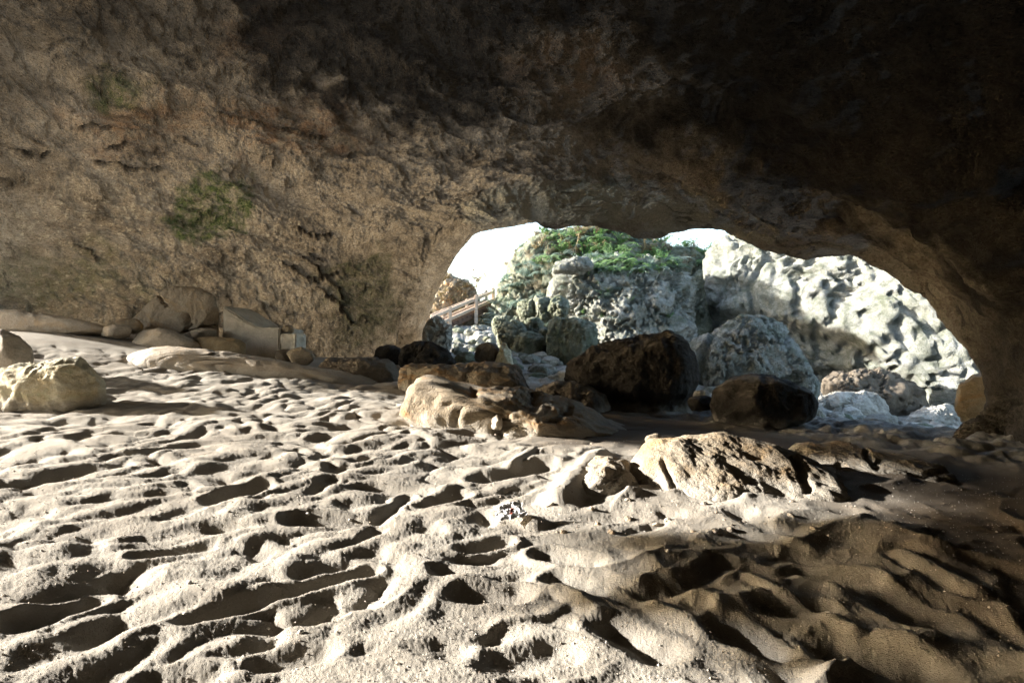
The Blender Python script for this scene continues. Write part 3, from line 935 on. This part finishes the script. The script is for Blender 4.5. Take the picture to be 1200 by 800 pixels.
prism('concrete_block', 'grey brown concrete block with a sloping top against the left wall', 'concrete block',
      [(256, 404), (258, 358), (301, 383), (331, 385), (331, 425), (256, 425)], 15.0, 1.1, M['concrete'], math.radians(-11), .03)
prism('concrete_block', 'small pale square block beside the sloping concrete block', 'concrete block', [(327, 391), (348, 391), (348, 424), (327, 424)], 14.7, .4, M['pale_concrete'], math.radians(-15), .02)

# --- outside the mouth
_, LV = rock('boulder', 'huge grey pitted boulder with plants on top, tallest in the middle of the mouth', 'boulder',
             [(646, 372), (650, 345), (656, 318), (690, 311), (730, 304), (785, 304), (802, 316), (810, 345), (808, 385), (800, 425), (740, 440), (680, 430), (655, 400)], 26.2, 2.0, M['lime'], 7, 2.5, .10, 2, 40, pitamt=.24, pf=2.6, deform=face_left(.1),
             grooves=[(((664, 318), (662, 335), (658, 355)), 9, .5)])
rock('boulder', 'flat mossy block shaped boulder in front of the huge pitted boulder', 'boulder',
     [(641, 400), (643, 376), (652, 372), (675, 374), (696, 381), (699, 400), (698, 430), (660, 436), (643, 428)], 19, .8, M['green'], 6, 4.0, .035, 5, 41, pitamt=.04)
KV = rock('rock_slab', 'overhanging cap rock on the left shoulder of the huge pitted boulder', 'rock', [(648, 318), (652, 307), (670, 303), (690, 305), (697, 314), (680, 320)], 24.2, .7, M['lime'], 5, 3.0, .07, 4, 42, pitamt=.06)[1]
_, BV = rock('rocky_bank', 'steep rocky bank overgrown with dry plants behind the boulder pile', 'bank',
             [(552, 398), (562, 376), (576, 356), (592, 330), (608, 304), (628, 280), (650, 274), (700, 270), (745, 280), (790, 292), (830, 300), (845, 340), (830, 430), (700, 440), (600, 430)], 31, 2.6, M['green'], 7, 2.6, .05, 0, 43, pitamt=.35, pf=1.6)
for i, (bx, dp, th_, lab) in enumerate([
        ([(607, 350), (632, 380)], 21.5, .5, 'mossy oval boulder on the left of the three leaning stones in the pile'),
        ([(624, 347), (646, 378)], 21.3, .5, 'middle one of the three leaning mossy stones in the pile'),
        ([(642, 348), (666, 376)], 21, .5, 'mossy stone right of the three leaning stones, under the rock recess'),
        ([(583, 378), (619, 412)], 20, .6, 'mossy sloping boulder at the left end of the boulder pile'),
        ([(615, 373), (636, 394)], 20.2, .5, 'small mossy stone at the centre of the boulder pile'),
        ([(598, 390), (643, 430)], 19.6, .7, 'wide mossy boulder at the foot of the boulder pile'),
        ([(578, 370), (597, 398)], 21.5, .5, 'small mossy upright stone at the far left of the pile'),
        ([(630, 384), (646, 412)], 20, .5, 'narrow mossy stone touching the block shaped boulder')]):
    rock('boulder', lab, 'boulder', bx, dp, th_, M['green'], 5, 2.7, .07, 5, 50 + i, 'mossy boulders piled at the foot of the bank', pitamt=.05)
rock('boulder', 'dark square boulder behind the long tan boulder', 'boulder', [(557, 402), (586, 436)], 15.6, .4, M['brown'], 5, 4.0, .05, 5, 60)
rock('stone', 'pale pointed stone standing beside the dark square boulder', 'stone', [(578, 436), (580, 424), (588, 402), (592, 400), (598, 412), (604, 436)], 15.3, .25, M['yellow'], 5, 2.2, .06, 4, 61, pitamt=.02)
rock('boulder', 'white and ochre pitted boulder against the left wall below the railing', 'boulder',
     [(496, 410), (495, 386), (503, 376), (515, 374), (525, 384), (528, 400), (524, 416), (505, 420)], 18.2, .5, M['white'], 6, 2.6, .07, 5, 62, pitamt=.12, pf=3.2)
rock('boulder', 'dark grey boulder in the gap between the two big pale boulders', 'boulder', [(800, 420), (802, 340), (812, 316), (832, 314), (846, 330), (850, 430)], 28.5, 1.0, M['green'], 6, 2.8, .06, 5, 63, pitamt=.10)
rock('boulder', 'pale green rounded boulder split by a crack, in front of the white cliff', 'boulder',
     [(806, 440), (808, 412), (820, 394), (844, 381), (870, 371), (898, 372), (916, 384), (926, 402), (942, 428), (958, 452), (964, 480), (900, 505), (820, 500)], 17.8, 1.6, M['lime'], 7, 2.7, .05, 6, 64, pitamt=.13, pf=2.6, deform=face_left(.35),
     grooves=[(((846, 378), (834, 390), (824, 412), (818, 440), (822, 480)), 4.5, .35)])


def undercut(v, px, py):
    line = np.interp(px, [830, 900, 960, 1010, 1050, 1090, 1140], [360, 372, 384, 398, 428, 452, 470])
    ins = sstep(-6, 14, py - line)
    v = v.copy()
    fl = .22 * np.exp(-((px - 1006) / 7) ** 2) + .25 * np.exp(-((px - 1030) / 7) ** 2) + .15 * np.exp(-((px - 1018) / 4) ** 2)
    push = ins * (1.3 - fl * 2.2) * sstep(1075, 1020, px) + sstep(428, 445, py) * ins * .9 * sstep(1110, 1060, px)
    front = sstep(28.5, 24.5, v[:, 1])
    v[:, 1] += push * front
    v[:, 0] += push * front * .35
    return face_left(.55)(v, px, py)


rock('limestone_cliff', 'tall white sunlit limestone cliff filling the right half of the mouth', 'cliff',
     [(834, 350), (836, 310), (846, 290), (862, 276), (900, 266), (960, 256), (1050, 252), (1150, 270), (1230, 330), (1260, 440), (1240, 520), (1080, 530), (1000, 520), (940, 490), (890, 440), (845, 400)], 24, 3.0, M['lime'], 7, 2.8, .05, 0, 65, pitamt=.30, pf=2.0, deform=undercut)
rock('boulder', 'dark mossy rock in the hollow under the cliff behind the white boulder', 'boulder', [(958, 452), (970, 440), (1010, 434), (1050, 440), (1078, 456), (1086, 478), (1060, 500), (980, 500)], 21.0, .9, M['brown'], 6, 2.6, .08, 5, 66, pitamt=.14, pf=2.6)
rock('boulder', 'white flat topped boulder right of the low black boulder', 'boulder', [(948, 486), (958, 468), (985, 460), (1012, 458), (1036, 466), (1048, 480), (1052, 500), (1000, 514), (950, 506)], 19.3, .9, M['white'], 7, 2.8, .06, 6, 67, pitamt=.055, pf=2.6)
rock('boulder', 'white glaring boulder at the right foot of the mouth', 'boulder', [(1052, 500), (1066, 484), (1090, 476), (1115, 474), (1130, 480), (1140, 494), (1135, 520), (1070, 522)], 19.6, .8, M['white'], 7, 2.8, .06, 6, 68, pitamt=.045, pf=2.6)
rock('boulder', 'ochre rock built into the right jamb of the mouth', 'boulder', [(1118, 478), (1124, 456), (1140, 440), (1160, 436), (1180, 450), (1184, 500), (1140, 510)], 10.4, .4, M['jamb'], 5, 2.8, .05, 4, 69, pitamt=.03)
rock('stone', 'small flat dark stone between the two black boulders', 'stone', [(806, 464), (836, 482)], 11, .2, M['dark'], 4, 2.6, .05, 3, 70)
rock('stone', 'small pale stone on the flat dark stone between the black boulders', 'stone', [(812, 457), (832, 469)], 11.2, .14, M['white'], 4, 2.6, .05, 3, 71)
rock('limestone_cliff', 'brown rock face rising behind the wooden railing', 'cliff',
     [(470, 400), (480, 350), (500, 330), (525, 322), (548, 330), (560, 346), (566, 372), (560, 395)], 33, 1.6, M['tan'], 6, 2.6, .08, 4, 72, pitamt=.16)

# --- loose stones outside
protos = []
for s in range(5):
    sv, f = ico(4)
    rs = np.random.default_rng(300 + s)
    v = sv * rs.uniform(.7, 1.1, 3)
    for _ in range(9):
        nn = rs.normal(size=3)
        nn /= np.linalg.norm(nn)
        h = v @ nn
        v = v - nn[None] * (np.clip(h - h.max() * rs.uniform(.6, .85), 0, None) * .92)[:, None]
    n = vnormals(v, f)
    v = v + n * (.10 * fbm(v * 2.1 + s * 7, 5, .6))[:, None]
    protos.append((v, f))
pm_ = [mk_mesh('loose_stone', v, f) for v, f in protos]
stone_spots = []
rs = np.random.default_rng(5)
for _ in range(110):
    px, dd = rs.uniform(508, 645), rs.uniform(16.5, 27)
    stone_spots.append((px, dd))
for _ in range(26):
    stone_spots.append((rs.uniform(630, 700), rs.uniform(14.5, 18.5)))
for _ in range(70):
    stone_spots.append((rs.uniform(690, 1130), rs.uniform(12.5, 18)))
for i, (px, dd) in enumerate(stone_spots):
    x = (px - CX) / F * dd
    z = gbase([x], [dd])[0]
    me = pm_[i % 5] if i < 5 else pm_[i % 5]
    if not me.materials:
        me.materials.append(M['white'] if i % 5 in (0, 2) else M['lime'] if i % 5 in (1, 3) else M['green'])
    o = link('loose_stone', me, None, (x, dd, z + .03))
    r = rs.uniform(.10, .34)
    o.scale = (r * rs.uniform(.8, 1.4), r * rs.uniform(.8, 1.4), r * rs.uniform(.55, .9))
    o.rotation_euler = (rs.uniform(-.3, .3), rs.uniform(-.3, .3), rs.uniform(0, 6.3))
    tag(o, 'loose grey white stone among the rubble on the path outside the mouth', 'stone', 'loose stones in the rubble outside the mouth')


# --- wooden stairway with its railings
def bar(p0, p1, w, h, name, parent, mat):
    p0, p1 = np.array(p0, float), np.array(p1, float)
    o0 = np.array(parent.location)
    d = p1 - p0
    d /= np.linalg.norm(d)
    up = np.array([0, 0, 1.0]) if abs(d[2]) < .9 else np.array([0, 1.0, 0])
    s = np.cross(d, up)
    s /= np.linalg.norm(s)
    t = np.cross(s, d)
    bm = bmesh.new()
    vs = [[bm.verts.new(q + s * a * w / 2 + t * b * h / 2 - o0) for a, b in ((-1, -1), (1, -1), (1, 1), (-1, 1))] for q in (p0, p1)]
    bm.faces.new(vs[0][::-1])
    bm.faces.new(vs[1])
    for i in range(4):
        j = (i + 1) % 4
        bm.faces.new((vs[0][i], vs[0][j], vs[1][j], vs[1][i]))
    bmesh.ops.recalc_face_normals(bm, faces=bm.faces)
    bmesh.ops.bevel(bm, geom=bm.edges[:], offset=min(w, h) * .18, segments=2, affect='EDGES')
    me = bpy.data.meshes.new(name)
    bm.to_mesh(me)
    bm.free()
    return link(name, me, mat, (0, 0, 0), parent)


def empty(name, loc, label, cat, group=None):
    o = bpy.data.objects.new(name, None)
    COL.objects.link(o)
    o.location = loc
    return tag(o, label, cat, group)


r1 = empty('wooden_railing', P(527, 382, 27), 'near wooden railing with three posts climbing beside the steps at left of the mouth', 'railing')
for a, b0, b1, d in ((527, 359, 392, 27), (558, 345, 380, 29), (578, 337, 366, 31)):
    bar(P(a, b1, d), P(a, b0, d), .15, .15, 'post', r1, M['wood'])
for (a, b, d0), (c_, e_, d1) in (((505, 373, 25.8), (579, 341.5, 31)), ((505, 384, 25.8), (579, 351, 31))):
    q0, q1 = P(a, b, d0), P(c_, e_, d1)
    q0[1] -= .12
    q1[1] -= .12
    bar(q0, q1, .07, .13, 'rail', r1, M['wood'])
r2 = empty('wooden_railing', P(520, 378, 29.5), 'far wooden railing seen behind the near one across the steps', 'railing')
for a, b0, b1, d in ((518, 362, 385, 29), (547, 350, 374, 30.8), (570, 340, 362, 32.5)):
    bar(P(a, b1, d), P(a, b0, d), .13, .13, 'post', r2, M['wood'])
for (a, b, d0), (c_, e_, d1) in (((505, 370, 28), (571, 343, 32.5)), ((505, 379, 28), (571, 351, 32.5))):
    bar(P(a, b, d0), P(c_, e_, d1), .06, .12, 'rail', r2, M['wood'])
st = empty('wooden_steps', P(525, 385, 27.5), 'wooden steps with dark side board between the two railings', 'steps')
bar(P(508, 389, 26.2), P(580, 356, 31.2), .08, .34, 'side_board', st, M['wood_dark'])
bar(P(507, 387, 28.6), P(572, 358, 32.8), .08, .30, 'side_board', st, M['wood_dark'])
for i in range(14):
    t = (i + .5) / 14
    a = P(508, 388, 26.2) * (1 - t) + P(580, 355, 31.2) * t
    b = P(507, 386, 28.6) * (1 - t) + P(572, 357, 32.8) * t
    bar(a, b, .30, .05, 'tread', st, M['wood_dark'])


# --- plants
def blade_mesh(name, kind, seed):
    rs = np.random.default_rng(seed)
    V, Fc = [], []

    def quad(a, b, c, d):
        i = len(V)
        V.extend([a, b, c, d])
        Fc.append((i, i + 1, i + 2, i + 3))

    if kind == 'fern':
        for fr in range(9):
            az = rs.uniform(0, 6.283)
            ln, rise = rs.uniform(.5, .95), rs.uniform(.3, .75)
            dr = np.array([math.cos(az), math.sin(az), 0])
            sd = np.array([-dr[1], dr[0], 0])
            pv = np.zeros(3)
            for s in range(12):
                t = (s + .6) / 12
                c0 = dr * ln * t + np.array([0, 0, rise * ln * (1.5 * t - 1.7 * t * t)])
                w = .17 * math.sin(math.pi * min(1, t * .9 + .12)) + .015
                quad(pv - sd * .006, pv + sd * .006, c0 + sd * .005, c0 - sd * .005)
                pv = c0
                for sg in (-1, 1):
                    tip = c0 + sd * sg * w + dr * .05 + np.array([0, 0, -.03 + rs.normal() * .015])
                    quad(c0 - dr * .014, c0 + dr * .03, tip + dr * .012, tip - dr * .012)
    elif kind == 'grass':
        for b in range(70):
            az = rs.uniform(0, 6.283)
            rr = rs.uniform(0, .16)
            base = np.array([math.cos(az) * rr, math.sin(az) * rr, 0])
            a2 = az + rs.normal() * .6
            dr = np.array([math.cos(a2), math.sin(a2), 0])
            sd = np.array([-dr[1], dr[0], 0])
            ln = rs.uniform(.25, .6)
            pr = base
            w0 = .010
            for s in range(3):
                t = (s + 1) / 3
                nx_ = base + dr * ln * .65 * t ** 1.7 + np.array([0, 0, ln * (t - .45 * t * t)])
                w1 = .010 * (1 - t * .9)
                quad(pr - sd * w0, pr + sd * w0, nx_ + sd * w1, nx_ - sd * w1)
                pr, w0 = nx_, w1
    else:   # leafy: arching stems with pointed leaves
        for b in range(16):
            az = rs.uniform(0, 6.283)
            dr = np.array([math.cos(az), math.sin(az), 0])
            ln = rs.uniform(.35, .9)
            for s in range(9):
                t = (s + 1) / 9
                c0 = dr * ln * .6 * t + np.array([0, 0, ln * (1.1 * t - .5 * t * t)])
                a3 = rs.uniform(0, 6.283)
                ld = np.array([math.cos(a3), math.sin(a3), rs.uniform(-.5, .4)])
                ls = np.cross(ld, [0, 0, 1])
                ls /= np.linalg.norm(ls) + 1e-9
                L = rs.uniform(.08, .17)
                quad(c0, c0 + ld * L * .5 + ls * L * .28, c0 + ld * L, c0 + ld * L * .5 - ls * L * .28)
            top = dr * ln * .6 + np.array([0, 0, ln * .6])
            quad(np.zeros(3) - .006, np.zeros(3) + .006, top + .004, top - .004)
    return mk_mesh(name, np.array(V), np.array(Fc), False)


PL = {}
for kd, nm, mt in (('fern', 'fern', 'leaf'), ('leafy', 'leafy_plant', 'leaf'), ('grass', 'grass_tuft', 'dry'), ('fern', 'fern', 'leaf_blue'), ('leafy', 'leafy_plant', 'leaf_tan'), ('grass', 'grass_tuft', 'leaf_blue')):
    PL[(kd, mt)] = [blade_mesh(nm, kd, 900 + q) for q in range(3)]
    for m_ in PL[(kd, mt)]:
        m_.materials.append(M[mt])
NAMES = {'fern': 'fern', 'leafy': 'leafy_plant', 'grass': 'grass_tuft'}
prs = np.random.default_rng(77)


def visible_front(V, box, dmin=0, up=None):
    px, py = proj(V)
    x0, y0, x1, y1 = box
    m = (px > x0) & (px < x1) & (py > y0) & (py < y1)
    q = V[m]
    pxm, pym = px[m], py[m]
    key = (pxm // 5).astype(int) * 1000 + (pym // 5).astype(int)
    best = {}
    for i, kk in enumerate(key):
        if kk not in best or q[i, 1] < q[best[kk], 1]:
            best[kk] = i
    return q[list(best.values())]


def plant(kd, mt, pos, s, label, group):
    o = link(NAMES[kd], PL[(kd, mt)][prs.integers(3)], None, pos)
    o.scale = (s, s, s * prs.uniform(.8, 1.2))
    o.rotation_euler = (prs.normal() * .2, prs.normal() * .2, prs.uniform(0, 6.28))
    tag(o, label, NAMES[kd].split('_')[0] if kd != 'leafy' else 'plant', group)


def scatter(V, box, n, kinds, s0, s1, label, group):
    q = visible_front(V, box)
    if not len(q):
        return
    for i in prs.integers(0, len(q), n):
        kd, mt = kinds[prs.integers(len(kinds))]
        plant(kd, mt, q[i] - np.array([0, -.05, .05]), prs.uniform(s0, s1), label[kd], group[kd])


LB1 = {'fern': 'green fern on top of the huge pitted boulder', 'leafy': 'green leafy plant on top of the huge pitted boulder', 'grass': 'grass tuft on top of the huge pitted boulder'}
GP1 = {'fern': 'ferns on top of the huge boulder', 'leafy': 'leafy plants on top of the huge boulder', 'grass': 'grass tufts on top of the huge boulder'}
scatter(LV, (650, 296, 806, 318), 70, [('fern', 'leaf'), ('leafy', 'leaf'), ('fern', 'leaf_blue'), ('grass', 'leaf_blue')], .45, .9, LB1, GP1)
LB2 = {'fern': 'green fern at the top of the rocky bank', 'leafy': 'leafy plant at the top of the rocky bank', 'grass': 'grass tuft at the top of the rocky bank'}
GP2 = {'fern': 'ferns at the top of the bank', 'leafy': 'leafy plants at the top of the bank', 'grass': 'grass tufts at the top of the bank'}
scatter(BV, (628, 262, 850, 312), 150, [('fern', 'leaf'), ('leafy', 'leaf'), ('leafy', 'leaf_tan'), ('grass', 'dry'), ('fern', 'leaf_blue'), ('leafy', 'leaf'), ('grass', 'dry')], .5, 1.25, LB2, GP2)
LB3 = {'fern': 'fern on the left slope of the rocky bank', 'leafy': 'leafy plant on the left slope of the rocky bank', 'grass': 'dry hanging grass tuft on the left slope of the rocky bank'}
GP3 = {'fern': 'ferns on the left slope of the bank', 'leafy': 'leafy plants on the left slope of the bank', 'grass': 'grass tufts on the left slope of the bank'}
scatter(BV, (574, 285, 662, 385), 150, [('grass', 'dry'), ('grass', 'leaf_blue'), ('grass', 'dry'), ('fern', 'leaf_blue')], .5, 1.1, LB3, GP3)
LB5 = {'fern': 'small fern rooted in the front of the huge pitted boulder', 'leafy': 'small leafy plant rooted in the front of the huge pitted boulder', 'grass': 'wisp of dry grass rooted in the front of the huge pitted boulder'}
GP5 = {'fern': 'ferns on the front of the huge boulder', 'leafy': 'leafy plants on the front of the huge boulder', 'grass': 'grass wisps on the front of the huge boulder'}
scatter(LV, (655, 316, 800, 372), 26, [('grass', 'dry'), ('fern', 'leaf_blue'), ('grass', 'leaf_blue'), ('leafy', 'leaf')], .25, .6, LB5, GP5)
# shrub behind, against the sky at the right of the bank
LB4 = {'leafy': 'yellowed leafy plant on the brown rock face behind the railing'}
for i in range(22):
    a, b = prs.uniform(505, 560), prs.uniform(328, 372)
    plant('leafy', 'leaf_tan', P(a, b, 31.2 + prs.uniform(0, .8)), prs.uniform(.5, 1.0), LB4['leafy'], 'yellowed plants on the brown rock face')

# --- small things lying on the sand
for (a, b, r, lab) in ((222, 683, .016, 'white oval pebble on a sand crest at lower left'), (216, 719, .010, 'tiny pebble at the mouth of the long dark hollow'), (353, 741, .013, 'round buff pebble lying in a shallow hollow at bottom left'),
                       (315, 736, .008, 'tiny pale pebble left of the round buff pebble'), (783, 647, .016, 'white chip of stone on the rim of a hollow near the ochre outcrop'), (970, 720, .014, 'pale pebble on the sand rim at lower right'), (410, 610, .012, 'white pebble in a hollow at the middle of the sand'), (361, 603, .014, 'buff pebble on the sand left of the hollow')):
    q = gsurf(a, b)
    sv, f = ico(3)
    v = sv * np.array([1.35, 1, .75]) * r
    v = v + vnormals(v, f) * (r * .12 * fbm(v / r * 1.3 + a, 3))[:, None]
    o = link('pebble', mk_mesh('pebble', v, f), M['pebble'], q + np.array([0, 0, r * .4]))
    o.rotation_euler = (0, 0, a)
    tag(o, lab, 'pebble')

crs = np.random.default_rng(31)
for x0, x1, y0, y1, nn_ in ((640, 960, 585, 625, 26), (480, 720, 492, 520, 16), (150, 420, 425, 450, 10)):
    for _ in range(nn_):
        q = gsurf(crs.uniform(x0, x1), crs.uniform(y0, y1), 12)
        me = pm_[crs.integers(5)]
        o = link('stone_chip', me, None, q)
        r = crs.uniform(.012, .04)
        o.scale = (r * crs.uniform(.8, 1.5), r, r * crs.uniform(.5, .9))
        o.rotation_euler = (crs.uniform(-.5, .5), crs.uniform(-.5, .5), crs.uniform(0, 6.3))
        o.material_slots[0].link = 'OBJECT'
        o.material_slots[0].material = M['slab']
        tag(o, 'small tan stone chip lying on the sand at the foot of a rock ledge', 'stone chip', 'stone chips at the foot of the rock ledges')

# crumpled scrap of packaging with a red mark
q = gsurf(597, 605)
bm = bmesh.new()
bmesh.ops.create_grid(bm, x_segments=28, y_segments=22, size=1)
for x in bm.verts:
    c0 = np.array([[x.co.x * 1.3, x.co.y * 1.3, 0.3]])
    x.co.z = .45 * float(fbm(c0 + 3.1, 3, .6, ridge=True)[0]) + .1
    x.co.x *= .11 * (1 + .18 * float(perlin(c0 * 1.7 + 9)[0]))
    x.co.y *= .09 * (1 + .22 * float(perlin(c0 * 1.7 + 19)[0]))
    x.co.z *= .032
me = bpy.data.meshes.new('paper_scrap')
bm.to_mesh(me)
bm.free()
o = link('paper_scrap', me, M['paper'], q + np.array([0, -.03, .045]))
o.rotation_euler = (.5, -.12, .3)
sm_ = o.modifiers.new('thickness', 'SOLIDIFY')
sm_.thickness = .002
tag(o, 'crumpled white scrap of packaging with a red mark half buried in the sand', 'litter')
bm = bmesh.new()
bmesh.ops.create_grid(bm, x_segments=4, y_segments=8, size=1)
for x in bm.verts:
    u_, w_ = x.co.x * .011 + x.co.y * .014 + .012, x.co.y * .034 - .01
    c0 = np.array([[u_ / .11 * 1.3, w_ / .09 * 1.3, .3]])
    x.co = (u_, w_, (.45 * float(fbm(c0 + 3.1, 3, .6, ridge=True)[0]) + .1) * .032 + .003)
me = bpy.data.meshes.new('printed_mark')
bm.to_mesh(me)
bm.free()
link('printed_mark', me, M['red'], (0, 0, 0), o)

# coarse grains strewn over the near sand
def build_grains():
    rs = np.random.default_rng(21)
    n = 12000
    m = (GV[:, 1] > 2.2) & (np.abs(GV[:, 0]) < GV[:, 1] * .8) & (np.hypot(GV[:, 0], GV[:, 1]) < 8.5)
    idx = np.nonzero(m)[0]
    w = np.hypot(GV[idx, 0], GV[idx, 1]) ** 1.2
    idx = rs.choice(idx, n, False, w / w.sum())
    base = GV[idx]
    oc = np.array([[1, 0, 0], [-1, 0, 0], [0, 1, 0], [0, -1, 0], [0, 0, 1], [0, 0, -1]], float)
    of = np.array([[0, 2, 4], [2, 1, 4], [1, 3, 4], [3, 0, 4], [2, 0, 5], [1, 2, 5], [3, 1, 5], [0, 3, 5]])
    r = np.clip(rs.lognormal(math.log(.0032), .45, n), .0015, .012)
    sh = oc[None] * rs.uniform(.6, 1.4, (n, 6, 1)) * r[:, None, None]
    ang = rs.uniform(0, 6.28, n)
    ca, sa = np.cos(ang)[:, None], np.sin(ang)[:, None]
    sh = np.stack([sh[:, :, 0] * ca - sh[:, :, 1] * sa, sh[:, :, 0] * sa + sh[:, :, 1] * ca, sh[:, :, 2] * .8], 2)
    v = (base[:, None] + sh + np.array([0, 0, 1])[None, None] * (r * .25)[:, None, None]).reshape(-1, 3)
    f = (of[None] + (np.arange(n) * 6)[:, None, None]).reshape(-1, 3)
    o = link('sand_grains', mk_mesh('sand_grains', v, f, False), M['grain'])
    tag(o, 'coarse grains and shell bits strewn over the trodden sand', 'gravel', None, 'stuff')


build_grains()

# ------------------------------------------------------------------ light, sky, camera
SUN_AZ, SUN_EL = math.radians(-84), math.radians(16.5)
sd = np.array([math.sin(SUN_AZ) * math.cos(SUN_EL), math.cos(SUN_AZ) * math.cos(SUN_EL), math.sin(SUN_EL)])
li = bpy.data.lights.new('sun', 'SUN')
li.energy = 5.0
li.angle = math.radians(1.2)
li.color = (1.0, .96, .90)
so = bpy.data.objects.new('sun', li)
COL.objects.link(so)
from mathutils import Vector
so.rotation_euler = Vector(sd).to_track_quat('Z', 'Y').to_euler()

w = bpy.data.worlds.new('World')
SC.world = w
w.use_nodes = True
nt = w.node_tree
sk = nt.nodes.new('ShaderNodeTexSky')
sk.sky_type = 'NISHITA'
sk.sun_disc = False
sk.sun_elevation = SUN_EL
sk.sun_rotation = SUN_AZ % (2 * math.pi)
sk.air_density = 1.0
sk.dust_density = 2.0
bg = nt.nodes['Background']
bg.inputs['Strength'].default_value = .15
nt.links.new(sk.outputs[0], bg.inputs['Color'])
w.cycles.sampling_method = 'MANUAL'
w.cycles.sample_map_resolution = 1024

cam = bpy.data.cameras.new('camera')
cam.sensor_width = 36
cam.lens = 24
cam.clip_end = 2000
cam.clip_start = .05
co = bpy.data.objects.new('camera', cam)
COL.objects.link(co)
co.location = (0, 0, CAMZ)
co.rotation_euler = (math.radians(90), 0, 0)
SC.camera = co

SC.render.engine = 'CYCLES'
cy = SC.cycles
cy.use_denoising = True
cy.denoiser = 'OPENIMAGEDENOISE'
cy.max_bounces = 8
cy.diffuse_bounces = 4
cy.glossy_bounces = 2
cy.transmission_bounces = 3
cy.sample_clamp_indirect = 6
cy.caustics_reflective = False
cy.caustics_refractive = False
SC.view_settings.view_transform = 'Standard'
SC.view_settings.look = 'None'
SC.view_settings.gamma = 1
SC.view_settings.exposure = 2.27
